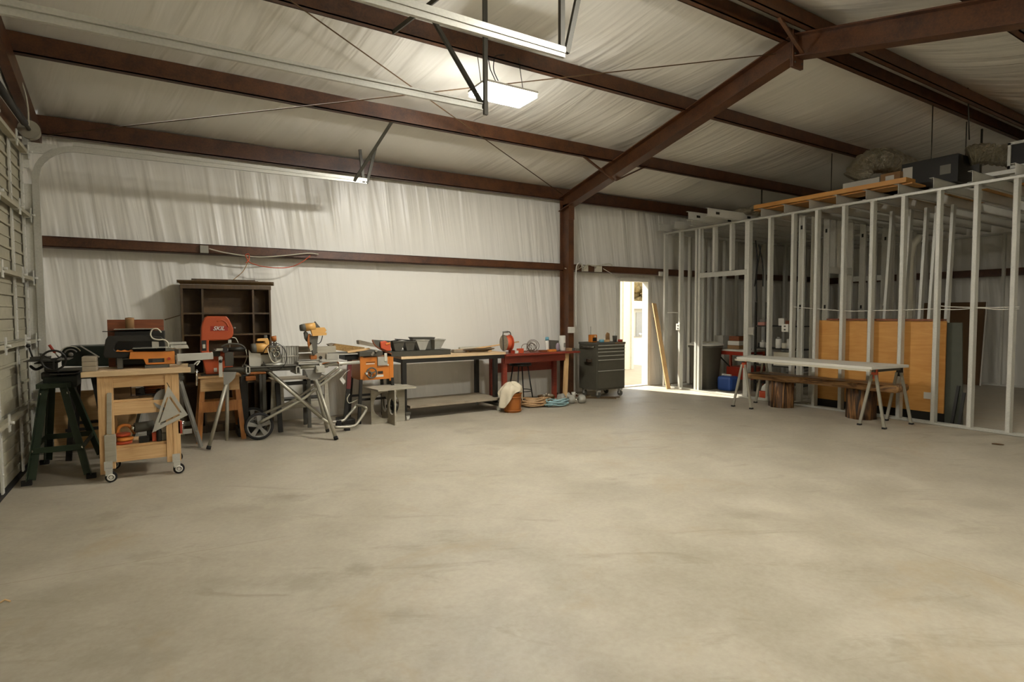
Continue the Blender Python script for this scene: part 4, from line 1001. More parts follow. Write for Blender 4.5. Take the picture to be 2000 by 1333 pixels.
o = item('saw_blade', MB().lathe([(.10, 0), (.10, .003)], (.03, 5.96, .665), (0.1, -1, .15), 32), M.grey, 'grey round saw blade tucked behind the triangle square', 'saw blade', None, 0)
for k, (x, y, z) in enumerate(((-.30, 6.03, .30), (-.29, 6.02, .332), (-.31, 6.06, .364))):
    item('sanding_pad', MB().lathe([(.055, 0), (.062, .006), (.062, .022), (.05, .028)], (x, y, z-.008), n=20), M.orange_tool if k == 1 else M.redor, ['bottom', 'middle', 'top'][k]+' orange pad of the pile at the left of the lower cart shelf', 'pad', G2, 0)
item('orange_clamp', MB().tube(smooth([(-.34, 6.1, .29), (-.34, 6.1, .42), (-.27, 6.1, .44), (-.22, 6.1, .36)]), .014, 8), M.orange_tool, 'orange curved clamp at the back left of the lower cart shelf', 'clamp', G2, 0)
t = thing('cordless_drill', 'black and silver drill head in the middle of the lower cart shelf', 'drill', (-.15, 6.08, .29), G2)
MB().cyl((-.22, 6.05, .42), (-.08, 6.08, .425), .045, 16).build('body', M.dkgrey, t); MB().cyl((-.245, 6.045, .42), (-.22, 6.05, .42), .03, 14).build('chuck', M.chrome, t); MB().box((-.13, 6.05, .29), (-.08, 6.1, .39)).build('grip', M.dark, t, bevel=.008)
item('battery_pack', MB().box((-.19, 5.99, .291), (-.11, 6.06, .34)), M.dark, 'black battery pack before the drill on the lower cart shelf', 'battery', G2)
item('red_tool', MB().box((-.09, 6.0, .291), (-.04, 6.06, .37)), M.redor, 'small red and black tool between the drill and the grey case', 'tool', G2)
item('glue_bottle', MB().lathe([(.02, 0), (.022, .01), (.022, .09), (.008, .12), (.008, .15)], (-.035, 5.99, .291), n=14), M.dark, 'slim dark bottle left of the grey case on the lower cart shelf', 'bottle', G2, 0)
t = thing('tool_case', 'grey plastic tool case at the right of the lower cart shelf', 'case', (.03, 6.1, .29), G2)
MB().box((-.02, 5.985, .291), (.115, 6.2, .36)).build('base', M.grey, t, bevel=.008); MB().box((-.02, 5.985, .363), (.115, 6.2, .42)).build('lid', M.lgrey, t, bevel=.008)
# ---- grey flat steel A-frame stand behind the cart
t = thing('machine_stand', 'grey flat steel legged stand just right of the pine cart', 'stand', (.05, 7.0, 0))
for a, b in (((.34, 6.93, .0), (.16, 7.0, .74)), ((-.30, 6.93, 0), (-.12, 7.0, .74)), ((.34, 7.45, 0), (.16, 7.38, .74)), ((-.30, 7.45, 0), (-.12, 7.38, .74))):
    MB().bar(a, b, .075, .02).build('leg', M.grey, t)
MB().box((-.24, 6.93, .16), (.26, 6.95, .21)).build('cross_rail', M.lgrey, t); MB().box((-.24, 7.42, .16), (.26, 7.44, .21)).build('cross_rail', M.lgrey, t)
MB().box((-.16, 6.96, .74), (.20, 7.42, .77)).build('top_plate', M.steel, t)
m = MB(); 
for p in ((.298, 6.918, .185), (.166, 6.98, .70)): m.cyl(p, (p[0], p[1]-.012, p[2]), .01, 8)
m.build('bolt_head', M.chrome, t)
o = MB().box((-.1, 7.05, .771), (.16, 7.35, .93)).build('motor_box', M.dark, bevel=.01); tag(o, 'black motor box on the grey legged stand behind the cart', 'machine')
# ---- bookcase
BX0, BX1, BY = .215, 1.20, 7.72
t = thing('bookcase', 'dark brown wooden bookcase against the wall behind the red bandsaw', 'bookcase', ((BX0+BX1)/2, 7.87, 0))
xs = (BX0, PY(394, 600, BY).x, PY(493, 600, BY).x, BX1)
z1 = 1.79
for i, x in enumerate(xs):
    xx = x if i < 3 else x-.022
    MB().box((xx, BY+(0 if i in (0, 3) else .006), 0), (xx+.022, 8.03, z1)).build('upright', M.dark_wood, t)
MB().box((BX0+.02, 8.02, .05), (BX1-.02, 8.035, z1)).build('back_panel', M.panel_brown, t)
for a, b in ((0, 1), (1, 2), (2, 3)):
    for yy in (611, 652.5, 697, 748):
        z = PY(440, yy, BY).z; MB().box((xs[a]+.022, BY+.008, z-.02), (xs[b] if b < 3 else xs[b]-.022, 8.02, z)).build('shelf', M.dark_wood, t)
MB().box((BX0+.02, BY+.02, .0), (BX1-.02, 8.02, .09)).build('plinth', M.dark_wood, t)
m = MB(); m.box((BX0-.005, BY-.01, z1-.05), (BX1+.005, 8.035, z1)); m.prism([(BX0-.005, BY-.01, z1), (BX0-.04, BY-.045, z1+.035), (BX0-.04, BY-.045, z1+.05), (BX0-.005, BY-.01, z1+.05)], (BX1-BX0+.045, 0, 0)); m.box((BX0-.03, BY-.035, z1+.03), (BX1+.03, 8.04, z1+.05))
m.build('cornice', M.dark_wood, t, bevel=.004)
for i, (a, b, h) in enumerate(((374, 498, .02), (380, 506, .012))):
    pa, pb_ = PY(a, 551, 7.76).x, PY(b, 551, 7.76).x; o = MB().box((pa, 7.74+i*.09, z1+.051), (pb_, 7.82+i*.09, z1+.051+h)).build('loose_board', M.dark_wood); tag(o, ['front thin board lying on top of the bookcase', 'rear thin board lying on top of the bookcase'][i], 'board')
o = MB().tube(smooth([PY(322, 625, 7.0), PY(335, 621, 7.3), PY(352, 616, 7.70)]), .006, 6).build('thin_rod', M.dark_wood); tag(o, 'thin rod leaning between the wooden box and the bookcase side', 'rod')
# ---- bandsaw stand + bandsaw
t = thing('wooden_stand', 'orange stained wooden stand under the red bandsaw', 'stand', (.55, 7.35, 0))
zt = PY(400, 739, 7.17).z
ax0, ax1 = PY(391, 750, 7.17).x, PY(467, 750, 7.17).x
MB().box((ax0, 7.15, zt-.15), (ax1, 7.17, zt)).build('apron', M.pine_x, t); MB().box((ax0, 7.56, zt-.15), (ax1, 7.58, zt)).build('apron', M.pine_x, t); MB().box((ax0-.02, 7.13, zt), (ax1+.02, 7.6, zt+.02)).build('top', M.pine_x, t)
for sx, xa in ((-1, ax0+.03), (1, ax1-.03)):
    for yy, dy in ((7.18, -.05), (7.55, .05)): MB().bar((xa+sx*.06, yy+dy, 0), (xa, yy, zt-.01), .035, .05, (1, 0, 0)).build('leg', M.orange_wood, t)
z = PY(430, 794, 7.13).z
MB().box((ax0-.02, 7.135, z-.06), (ax1+.02, 7.152, z+.06)).build('cross_rail', M.orange_wood, t)
MB().box((ax0-.02, 7.572, z-.03), (ax1+.02, 7.59, z+.03)).build('cross_rail', M.orange_wood, t)
t = thing('bandsaw', 'bright red orange bandsaw with white lettering standing before the bookcase', 'bandsaw', (.55, 7.3, zt+.02))
Y = 7.22
MB().py([(392, 687), (393, 640), (396, 629), (400, 621), (405, 618), (442, 618), (447, 623), (453, 635), (456, 643), (456, 653), (453, 660), (444, 665), (408, 665.5), (408, 688), (457, 688), (455, 719), (434, 727), (434, 732), (402, 732), (397, 708)], Y, .14).build('housing', M.skilred, t, bevel=.012)
MB().pb(411, 637, 445, 647, Y-.002, .004).build('name_panel', plain('deep red plastic', '8e2415', .4), t)
def text(s_, size, loc, rz, mat, parent, name='lettering', shear=0., rx=90, ext=.0015):
    cu = bpy.data.curves.new('t', 'FONT'); cu.body = s_; cu.size = size; cu.align_x = 'CENTER'; cu.align_y = 'CENTER'; cu.extrude = ext; cu.shear = shear; cu.offset = size*.02
    ob = bpy.data.objects.new('t', cu); COL.objects.link(ob); bpy.context.view_layer.update()
    me = bpy.data.meshes.new_from_object(ob.evaluated_get(bpy.context.evaluated_depsgraph_get())); bpy.data.objects.remove(ob)
    me.transform(Matrix.Translation(Vector(loc)-OFF[parent.name]) @ Matrix.Rotation(rad(rz), 4, 'Z') @ Matrix.Rotation(rad(rx), 4, 'X'))
    me.materials.clear(); me.materials.append(mat); o = bpy.data.objects.new(name, me); COL.objects.link(o); o.parent = parent; OFF[o.name] = OFF[parent.name]; return o
c = PY(427, 642, Y); text('SKIL', .062, (c.x, Y-.005, c.z), 0, M.white, t, shear=.35)
MB().tube(smooth([PY(424, 628, Y), PY(434, 626, Y), PY(442, 631, Y), PY(446, 639, Y)]), .008, 8).build('embossed_grip', M.skilred, t)
MB().pb(394, 665, 403, 686, Y-.001, .003).build('switch_plate', M.dark, t); MB().pb(396, 673, 401, 681, Y-.006, .006).build('switch', M.cream, t, bevel=.002)
MB().pb(421, 683, 462, 686, Y-.10, .26).build('table', M.alu, t)
MB().pb(415, 686, 430, 697, Y-.05, .08).build('trunnion', M.steel, t)
MB().pb(446, 664, 452, 673, Y+.02, .03).pt([(449, 664), (449, 684)], Y+.03, .003, 6).build('blade_guide', M.alu, t)
MB().cyl(PY(456, 641, Y+.05), PY(460, 641, Y+.05), .012, 10).build('knob', M.grey, t)
MB().tube(smooth([PY(453, 660, Y+.03), PY(460, 661, Y+.03), PY(465, 670, Y+.03)]), .006, 6).build('dust_hose', M.cream, t)
MB().pb(393, 731, 430, 735, Y-.02, .2).pb(393, 734, 452, 736.5, Y-.02, .2).build('base_plate', M.steel, t)
MB().pb(418, 719, 424, 727, Y-.002, .003).build('sticker', M.white, t)
# drill-like dark tool in front of the bandsaw
t = thing('router', 'black power tool with a cord lying before the bandsaw', 'power tool', (.78, 7.0, .9))
zz = PY(430, 688, 7.0)
MB().cyl(PY(446, 683, 7.0), PY(478, 682, 7.0), .022, 16, .03).pb(436, 678, 444, 689, 6.97, .06).build('body', M.dark, t)
MB().tube(smooth([PY(432, 678, 6.98), PY(447, 672, 6.98), PY(470, 674, 6.98), PY(480, 683, 6.98)]), .009, 8).build('handle', M.steel, t)
MB().tube(smooth([PY(480, 683, 6.98), PY(482, 697, 6.98), PY(478, 710, 6.98), PY(473, 717, 6.95)]), .005, 6).build('cord', M.cream, t)
MB().pb(423, 681, 440, 684, 6.98, .05).build('base_ring', M.alu, t)
MB().pb(440, 688, 456, 716, 6.98, .05).build('support_block', M.steel, t)
# ---- miter saw stand
Y = 6.80
t = thing('miter_saw_stand', 'long grey tubular rolling stand carrying two yellow miter saws', 'saw stand', (1.2, 6.8, 0))
MB().tube([PY(437, 724, Y), PY(578, 719, Y)], .026, 14).build('rail', M.dkgrey, t)
MB().tube([PY(586, 717, Y), PY(640, 714, Y)], .026, 14).build('rail', M.tube, t)
MB().tube([PY(628, 713, Y), PY(702, 708, Y)], .02, 14).build('extension_rail', M.alu, t)
MB().tube([PY(440, 721, Y+.22), PY(668, 712, Y+.22)], .018, 12).build('rail', M.dkgrey, t)
plates = MB().py([(436, 727), (462, 727), (459, 738), (452, 746), (444, 752), (437, 752)], Y-.02, .012); plates.build('hinge_plate', M.grey, t)
MB().py([(595, 722), (630, 722), (627, 735), (616, 745), (603, 740)], Y-.02, .012).build('hinge_plate', M.grey, t)
def leg(a, Y0, b, Y1, r=.019):
    p, q = PY(a[0], a[1], Y0), PZ(b[0], b[1], .0); q.z = .012; d = (p-q).normalized()
    o = MB().tube([q+d*.02, p], r, 12).build('leg', M.tube, t); MB().tube([q, q+d*.035], r+.003, 12).build('rubber_foot', M.rubber, o); return o
leg((442, 750), Y, (407, 880), 0); leg((617, 742), Y, (657, 861), 0, .021); leg((614, 740), Y+.05, (640, 845), 0)
p = PY(444, 748, Y+.2); MB().tube([(.60, 7.05, .02), p], .019, 12).build('leg', M.tube, t)
MB().tube([PY(524, 727, Y), PY(628, 817, Y+.1)], .019, 12).build('brace_tube', M.tube, t)
MB().tube([PY(524, 724, Y+.35), PY(628, 812, Y+.35)], .016, 12).build('brace_tube', M.tube, t)
MB().tube(smooth([PY(662, 717, Y+.15), PY(600, 764, Y+.22), PY(566, 786, Y+.26), PY(515, 808, Y+.36)]), .016, 12).build('wheel_arm', M.tube, t)
MB().tube(smooth([PY(668, 722, Y+.02), PY(610, 766, Y+.05), PY(586, 783, Y+.06), PY(507, 826, Y+.13)]), .017, 12).build('wheel_arm', M.tube, t)
MB().tube(smooth([PY(655, 835, 6.93), PY(690, 833, 6.93), PY(703, 820, 6.95), PY(715, 801, 6.98), PY(712, 796, 7.0), PY(697, 792, 7.28), PY(693, 797, 7.26), PY(678, 814, 7.24), PY(670, 822, 7.22), PY(648, 825, 7.22)], 5), .017, 12).build('foot_bar', M.tube, t)
MB().tube([PY(655, 835, 6.93), PY(628, 817, Y+.1)], .016, 10).build('foot_brace', M.tube, t); MB().tube([PY(648, 825, 7.22), PY(630, 812, Y+.35)], .016, 10).build('foot_brace', M.tube, t)
for q in ((678, 838, 6.95), (661, 827, 7.22)):
    g = PY(q[0], q[1], q[2]); MB().box((g.x-.03, q[2]-.03, 0), (g.x+.03, q[2]+.03, max(.02, g.z+.035))).build('rubber_pad', M.rubber, t)
def wheel(cx, cy, Yw):
    c = PY(cx, cy, Yw); r = c.z-.002; m = MB()
    m.lathe([(r-.028, -.016), (r-.012, -.02), (r, -.012), (r, .012), (r-.012, .02), (r-.028, .016), (r-.028, -.016)], c, (0, 1, 0), 40, cap=False); o = m.build('wheel', M.rubber, t)
    m = MB().ring(c, (0, 1, 0), r-.034, .009, 36); m.cyl(c+Vector((0,-.02,0)), c+Vector((0,.02,0)), .026, 16)
    for k in range(5):
        a = rad(90+72*k); d = Vector((math.cos(a), 0, math.sin(a))); s_ = Vector((-d.z, 0, d.x))
        m.prism([c+d*.02+s_*.014+Vector((0,-.012,0)), c+d*(r-.03)+s_*.026+Vector((0,-.012,0)), c+d*(r-.03)-s_*.026+Vector((0,-.012,0)), c+d*.02-s_*.014+Vector((0,-.012,0))], (0, .02, 0))
    m.build('rim', M.grey, o)
wheel(506, 833, 6.97); wheel(493, 822, 7.36)
MB().cyl(PY(506, 833, 6.97), (PY(506, 833, 6.97).x, 7.36, PY(493, 822, 7.36).z), .009, 10).build('axle', M.steel, t)
MB().pb(428, 702, 434, 737, Y-.03, .02).cyl(PY(431, 700, Y-.02), PY(431, 700, Y-.02)+Vector((0, .05, 0)), .02, 12).build('end_stop', M.alu, t); MB().ball(PY(431, 706, Y-.045), .018).build('knob', M.dark, t)
for x0, x1 in ((480, 489), (578, 587)):
    m = MB(); a, b = PY(x0, 716, Y-.05), PY(x1, 731, Y-.05)
    m.box((a.x, Y-.05, b.z), (a.x+.01, Y+.28, a.z)).box((b.x-.01, Y-.05, b.z), (b.x, Y+.28, a.z)).box((a.x, Y-.05, a.z-.01), (b.x, Y+.28, a.z)).box((a.x, Y-.05, b.z), (b.x, Y-.04, b.z+.012)); m.build('mounting_bracket', M.alu, t)
MB().pb(617, 714, 634, 729, Y-.06, .1).build('mounting_bracket', M.alu, t, bevel=.004); MB().cyl(PY(621, 719, Y-.065), PY(621, 719, Y-.065)+Vector((0,-.02,0)), .022, 14).build('clamp_knob', M.alu, t)
MB().pb(624, 702, 629, 716, Y-.05, .02).build('stop_post', M.alu, t); MB().cyl(PY(626, 699, Y-.07), PY(626, 699, Y+.02), .02, 14).build('stop_knob', M.dark, t)
MB().tube(smooth([PY(628, 711, Y-.04), PY(650, 706, Y-.04), PY(660, 708, Y-.03), PY(662, 714, Y-.02)]), .008, 8).build('handle_bar', M.leather, t)
m = MB().ring(PY(661, 711, Y), (1, 0, 0), .028, .008, 20); m.build('collar', M.alu, t)
# saw A
t = thing('miter_saw', 'yellow miter saw with its head low, left of the two on the stand', 'miter saw', (1.0, 6.85, .87), 'yellow miter saws on the stand')
MB().py([(487, 716), (486, 684), (491, 690), (509, 691), (510, 716)], Y+.03, .02).pb(500, 692, 560, 713, Y+.13, .02).build('fence', M.alu, t)
m = MB()
for i in range(7): m.pb(552+i*4.6, 676+(i % 2)*1.5, 555+i*4.6, 714, Y+.11, .04)
m.pb(551, 694, 584, 698, Y+.10, .05).pb(551, 676, 584, 679, Y+.12, .04).build('cast_fence', M.lgrey, t)
MB().pb(488, 713, 584, 720, Y-.05, .34).build('base', M.dkgrey, t, bevel=.005)
MB().lathe([(.12, 0), (.12, .02)], PY(535, 713, Y+.08), n=30).build('turntable', M.alu, t)
c0 = PY(509, 679.5, Y+.02)
MB().cyl(PY(499, 679.5, Y+.02), PY(521, 679, Y+.02), .052, 20).build('motor', M.yellow, t); MB().cyl(PY(491, 681, Y+.02), PY(500, 680, Y+.02), .05, 20, .054).build('motor_cap', M.dkgrey, t)
MB().py([(501, 667), (503, 662), (523, 661), (526, 668), (526, 678), (520, 677), (517, 667)], Y-.02, .04).pb(516, 668, 524, 690, Y-.01, .04).build('handle', M.yellow, t, bevel=.006)
MB().pb(516, 655, 522, 662, Y, .03).build('trigger_lock', M.dkgrey, t, bevel=.004)
MB().tube([PY(534, 657, Y), PY(536, 667, Y)], .03, 14, r1=.024).build('rear_grip', M.leather, t); MB().tube([PY(536, 666, Y), PY(539, 678, Y+.02)], .012, 10).build('slide_rod', M.chrome, t)
m = MB().pb(526, 675, 548, 690, Y+.0, .08).pb(530, 690, 549, 703, Y+.02, .07).pb(534, 668, 541, 676, Y, .05); m.build('head', M.dkgrey, t, bevel=.01)
MB().lathe([(.075, -.006), (.08, 0), (.075, .006)], PY(538, 692, Y+.02), (.5, -.8, 0), 28).build('blade_guard', M.grey, t)
for k, (cx, cz, r) in enumerate(((540, 692, .030), (533, 684, .022), (543, 680, .02))): MB().ring(PY(cx, cz, Y-.03), (.3, 1, .2*k), r, .007, 20).build('chrome_ring', M.chrome, t)
c = PY(536, 697, Y-.03); MB().tube([(c.x+.125*math.cos(a), Y-.05+.02*math.sin(a*2), c.z+.15*math.sin(a)) for a in [rad(q) for q in range(-160, 170, 10)]], .005, 6).build('cord', M.dark, t)
MB().tube(smooth([PY(522, 680, Y-.03), PY(528, 700, Y-.05), PY(536, 709, Y-.05), PY(548, 704, Y-.04)]), .005, 6).build('cord', M.cream, t)
# saw B
t = thing('miter_saw', 'yellow miter saw with its head raised high, right of the two on the stand', 'miter saw', (1.6, 6.85, .87), 'yellow miter saws on the stand')
MB().pb(583, 704, 661, 711, Y-.05, .32).build('base', M.lgrey, t, bevel=.004)
MB().pb(586, 706, 618, 708.5, Y-.056, .006).build('kerf_plate', M.white, t)
MB().cyl(PY(595, 640, Y), PY(615, 638, Y), .045, 20).build('motor', M.yellow, t); MB().cyl(PY(586, 641, Y), PY(596, 640, Y), .036, 20, .046).build('motor_cap', M.dkgrey, t)
MB().py([(607, 643), (609, 641), (634, 640), (638, 646), (635, 650), (613, 651), (616, 651), (638, 650), (638, 655), (611, 657)], Y-.03, .05).build('handle', M.yellow, t, bevel=.004)
MB().py([(614, 632), (616, 628), (619, 632), (626, 640), (616, 641)], Y-.01, .04).build('trigger_lock', M.dkgrey, t, bevel=.003)
MB().py([(594, 650), (598, 647), (602, 651), (606, 658), (611, 656), (622, 656), (620, 672), (619, 690), (612, 695), (609, 684), (607, 670), (600, 668), (596, 662)], Y+.0, .05).build('arm', M.dkgrey, t, bevel=.006)
MB().lathe([(.085, -.006), (.09, 0), (.085, .006)], PY(605, 667, Y+.03), (1, -.5, 0), 28).build('blade_guard', M.leather, t)
MB().py([(603, 678), (609, 672), (611, 684), (607, 686)], Y-.01, .03).build('blade_edge', M.chrome, t)
MB().tube(smooth([PY(630, 656, Y), PY(627, 667, Y), PY(622, 672, Y), PY(619, 671, Y)]), .005, 6).build('cord', M.dark, t)
m = MB().pb(584, 676, 620, 689, Y+.19, .03).pb(584, 689.5, 640, 703, Y+.17, .04); m.build('wooden_fence', M.old_plank, t)
MB().pb(620, 676, 656, 690, Y+.19, .03).build('wooden_fence', M.ply, t)
MB().pb(638, 691, 661, 704, Y+.14, .06).build('end_block', M.lgrey, t, bevel=.003)
MB().pb(607, 694, 619, 703, Y+.02, .08).build('hold_down', M.leather, t, bevel=.006)
# ---- grey folding workbench behind
t = thing('folding_workbench', 'grey tapered workbench with a dark top behind the miter saw stand', 'workbench', (1.5, 7.5, 0))
Y = 7.38
MB().py([(531, 741), (553, 741), (556, 800), (534, 812), (528, 812)], Y, .03).build('side_panel', M.ply, t)
MB().py([(634, 741), (640, 741), (645, 812), (634, 812)], Y, .03).build('side_panel', M.ply, t)
MB().pb(531, 738, 641, 742, Y-.02, .31).build('top', M.old_plank, t); MB().pb(553, 742, 634, 754, Y+.01, .02).build('apron', M.dark, t)
MB().pb(553, 777, 640, 781, Y+.03, .2).build('shelf', M.dark, t); MB().pb(553, 781, 640, 800, Y+.05, .02).build('lower_panel', M.ply, t)
for x in (1.05, 1.57):
    for y in (Y+.02, Y+.26): MB().box((x-.02, y-.02, 0), (x+.02, y+.02, .72)).build('leg', M.dkgrey, t)
o = MB().bar((1.21, 7.30, 0), (1.19, 7.34, .60), .05, .05).build('black_post', M.dark); tag(o, 'black post with a foot standing before the grey workbench', 'post')
# dark red machine under
t = thing('jointer_base', 'dark red base block behind the left end of the miter saw stand', 'machine', (.85, 7.3, 0))
MB().box((.74, 7.25, .0), (.93, 7.55, .10)).box((.78, 7.3, .10), (.86, 7.38, .72)).build('pedestal', M.dark, t, bevel=.005)
MB().pb(480, 735, 500, 745, 7.25, .12).pb(486, 727, 520, 733, 7.3, .1).build('head', M.leather, t, bevel=.01)
# ---- table saw
Y = 7.28
t = thing('table_saw', 'orange cabinet table saw with a handwheel left of the steel workbench', 'table saw', (2.42, 7.5, 0))
MB().pb(704, 696, 768, 744, Y, .40).build('cabinet', M.orange, t, bevel=.006)
MB().pb(704, 696, 709, 744, Y-.004, .004).build('corner_trim', M.orange, t); MB().pb(761, 696, 768, 744, Y-.006, .006).build('corner_trim', M.orange, t)
MB().pb(702, 686, 748, 697, Y-.03, .55).build('saw_table', M.steel, t, bevel=.004)
MB().pb(640, 690, 703, 695, Y+.02, .45).build('extension_wing', M.lgrey, t)
c = PY(726, 729, Y-.05); h = MB().ring(c, (0, 1, 0), .066, .010)
for k in range(3): h.bar(c, c+Vector((.062*math.cos(k*2.1+.3), 0, .062*math.sin(k*2.1+.3))), .014, .012, (0, 1, 0))
h.cyl(c+Vector((0, -.01, 0)), c+Vector((0, .06, 0)), .016, 12); hh = h.build('handwheel', M.dkgrey, t); MB().cyl(c+Vector((-.08, -.0, .0)), c+Vector((-.08, -.05, .0)), .014, 12).build('crank_knob', M.white, hh)
MB().pb(715, 710, 732, 712.5, Y-.004, .004).build('scale_plate', M.white, t); MB().pb(715, 707, 733, 709, Y-.003, .003).pb(738, 725, 748, 731, Y-.003, .003).build('slot', M.dark, t)
MB().pb(738, 697, 757, 715, Y-.025, .025).build('switch_box', M.lgrey, t, bevel=.003); MB().pb(751, 690, 756, 706, Y-.035, .01).build('switch_paddle', M.cream, t)
MB().cyl(PY(757.5, 713, Y), PY(757.5, 713, Y)+Vector((0, -.015, 0)), .012, 10).build('button', M.cream, t)
MB().pb(734, 732, 749, 737, Y-.004, .004).build('paper_tag', M.white, t)
m = MB()
for cx, cz in ((729, 690), (735, 686), (727, 693)): m.cyl(PY(cx, cz, Y-.06), PY(cx, cz, Y-.03), .016, 12)
m.build('fence_knob', M.chrome, t)
for a, b in (((2.20, Y, .58), (2.16, Y-.02, .06)), ((2.62, Y, .58), (2.64, Y-.02, .06)), ((2.20, Y+.42, .58), (2.16, Y+.44, .06)), ((2.62, Y+.42, .58), (2.64, Y+.44, .06))):
    lg = MB().bar(a, b, .04, .035, (1, 0, 0)).build('leg', M.dark, t); MB().cyl((b[0]-.018, b[1], .03), (b[0]+.018, b[1], .03), .03, 16).build('caster', M.rubber, lg)
MB().box((2.17, Y-.01, .30), (2.65, Y+.01, .33)).build('cross_rail', M.dark, t); MB().box((2.17, Y+.42, .30), (2.65, Y+.44, .33)).build('cross_rail', M.dark, t)
# dark red leg machine to the left of it
t = thing('tool_stand', 'narrow stand with dark red and black leg left of the orange table saw', 'stand', (2.08, 7.4, 0))
MB().bar(PY(683, 700, 7.45), PY(680, 760, 7.4), .05, .05, (1, 0, 0)).build('upper_leg', plain('dark red enamel', '5a160d', .4), t); q = PY(680, 760, 7.4)
MB().bar(q, (q.x-.05, 7.38, .07), .045, .045, (1, 0, 0)).build('lower_leg', M.dark, t); MB().box((q.x-.12, 7.3, 0), (q.x+.06, 7.6, .07)).build('foot', M.dark, t, bevel=.01)
MB().pb(674, 694, 700, 704, 7.36, .3).build('head', M.dark, t, bevel=.006)
MB().tube(smooth([PY(683, 770, 7.35), PY(678, 780, 7.35), PY(683, 788, 7.35), PY(700, 780, 7.3)]), .006, 6).build('cable', M.cream, t)
o = MB().prism([PY(663, 741, 7.2), PY(668, 736, 7.2), (PY(675, 745, 7.2)), PY(671, 752, 7.2)], (0, .004, 0)).tube([PY(668, 737, 7.2), PY(676, 727, 7.3), PY(683, 723, 7.4)], .003, 5).build('paper_tag', M.white); tag(o, 'white paper tag dangling on a wire left of the table saw', 'tag')
# lumber on the wing
for i, (pts, Y0, mt, lb) in enumerate((
    ([(641, 673), (652, 671), (712, 679), (712, 682), (645, 677)], 7.50, M.old_plank, 'thin warped plank lying furthest left on the saw wing'),
    ([(652, 676), (656, 672), (712, 679), (714, 690), (690, 689), (656, 684)], 7.42, M.gold, 'thick rough barked board lying on the saw wing'),
    ([(701, 666), (704, 665), (742, 674), (742, 680), (702, 673)], 7.50, M.old_plank, 'grey board slanting behind the saw fence knobs'),
    ([(678, 686), (722, 680), (724, 683), (680, 690)], 7.34, M.pine_x, 'pale narrow stick lying on the saw table front'))):
    o = MB().py(pts, Y0, .12 if i != 3 else .03).build('lumber', mt); tag(o, lb, 'board', 'lumber piled on the table saw')
# ---- long grey plate with tray and bins on saw + bench
t = thing('steel_shelf_plate', 'long grey steel plate laid from the table saw over the workbench', 'plate', (3.0, 7.4, .9))
a = PY(764, 687, 7.27); b = PY(878, 696, 7.27); zp = a.z; zb = PY(800, 696, 7.27).z
MB().box((a.x, 7.27, zp-.07), (b.x+.02, 7.62, zp-.06)).box((a.x, 7.27, zp-.06), (b.x+.02, 7.28, zp-.0)).box((a.x, 7.61, zp-.06), (b.x+.02, 7.62, zp)).box((a.x, 7.27, zp-.004), (b.x+.02, 7.62, zp)).build('plate', M.steel, t)
t = thing('curved_tray', 'dark curved edge tray holding orange plastic, above the table saw', 'tray', (2.6, 7.4, .95))
MB().tube(smooth([PY(727, 664, 7.25), PY(731, 673, 7.25), PY(742, 682, 7.25), PY(765, 692, 7.25)]), .009, 8).build('curved_rim', M.red_wood, t)
MB().prism([PY(727, 664, 7.26), PY(731, 673, 7.26), PY(742, 682, 7.26), PY(764, 691, 7.26), PY(763, 668, 7.26), PY(745, 667, 7.26)], (0, .01, 0)).prism([PY(727, 664, 7.5), PY(764, 690, 7.5), PY(763, 666, 7.5)], (0, .01, 0)).build('side', M.dkgrey, t)
o = MB().py([(743, 668), (752, 666), (763, 672), (764, 686), (756, 686), (744, 680)], 7.22, .035).build('orange_plastic', M.redor, bevel=.008); tag(o, 'crumpled orange plastic lying on the curved tray', 'plastic')
MB().bar(PY(754, 673, 7.215), PY(762, 670, 7.215), .012, .018).build('strip', M.orange_tool, o)
def bin_(x0, x1, b0, b1, yt, yb_, Y0, d, mat, lb, zb=None):
    t = thing('storage_bin', lb, 'bin', PY((x0+x1)/2, yb_, Y0+d/2), 'bins on the long grey plate')
    tp_ = [PY(x0, yt, Y0), PY(x1, yt, Y0)]; bt = [PY(b0, yb_, Y0+d*.12), PY(b1, yb_, Y0+d*.12)]
    z0 = zp+.001 if zb is None else zb
    T4 = [tp_[0], tp_[1], tp_[1]+Vector((0, d, 0)), tp_[0]+Vector((0, d, 0))]
    B4 = [Vector((bt[0].x, Y0+d*.12, z0)), Vector((bt[1].x, Y0+d*.12, z0)), Vector((bt[1].x, Y0+d*.88, z0)), Vector((bt[0].x, Y0+d*.88, z0))]
    m = MB(); th = .006
    for k in range(4):
        q = (k+1) % 4; n_ = (T4[q]-T4[k]).cross(B4[k]-T4[k]).normalized()*th
        m.prism([T4[k], T4[q], B4[q], B4[k]], n_)
    m.prism(B4, (0, 0, .005)); m.build('body', mat, t)
    r = MB()
    for k in range(4): r.bar(T4[k], T4[(k+1) % 4], .014, .012)
    r.build('rim', mat, t); return t
bin_(768, 791, 772, 784, 668, 687, 7.29, .16, M.smoke, 'left one of the two small dark tapered pots on the grey plate')
bin_(791, 811, 795, 808, 668, 687, 7.29, .16, M.smoke, 'right one of the two small dark tapered pots on the grey plate')
bin_(813, 838, 820, 831, 665, 686.5, 7.30, .12, M.lgrey, 'clear grey tapered bin right of the dark pots')
bin_(806, 849, 815, 848, 660, 686, 7.44, .15, M.dkgrey, 'wide dark bin behind the clear grey bin')
bin_(849, 870, 849, 860, 664, 686, 7.32, .26, M.lgrey, 'tilted clear bin at the right end of the grey plate')
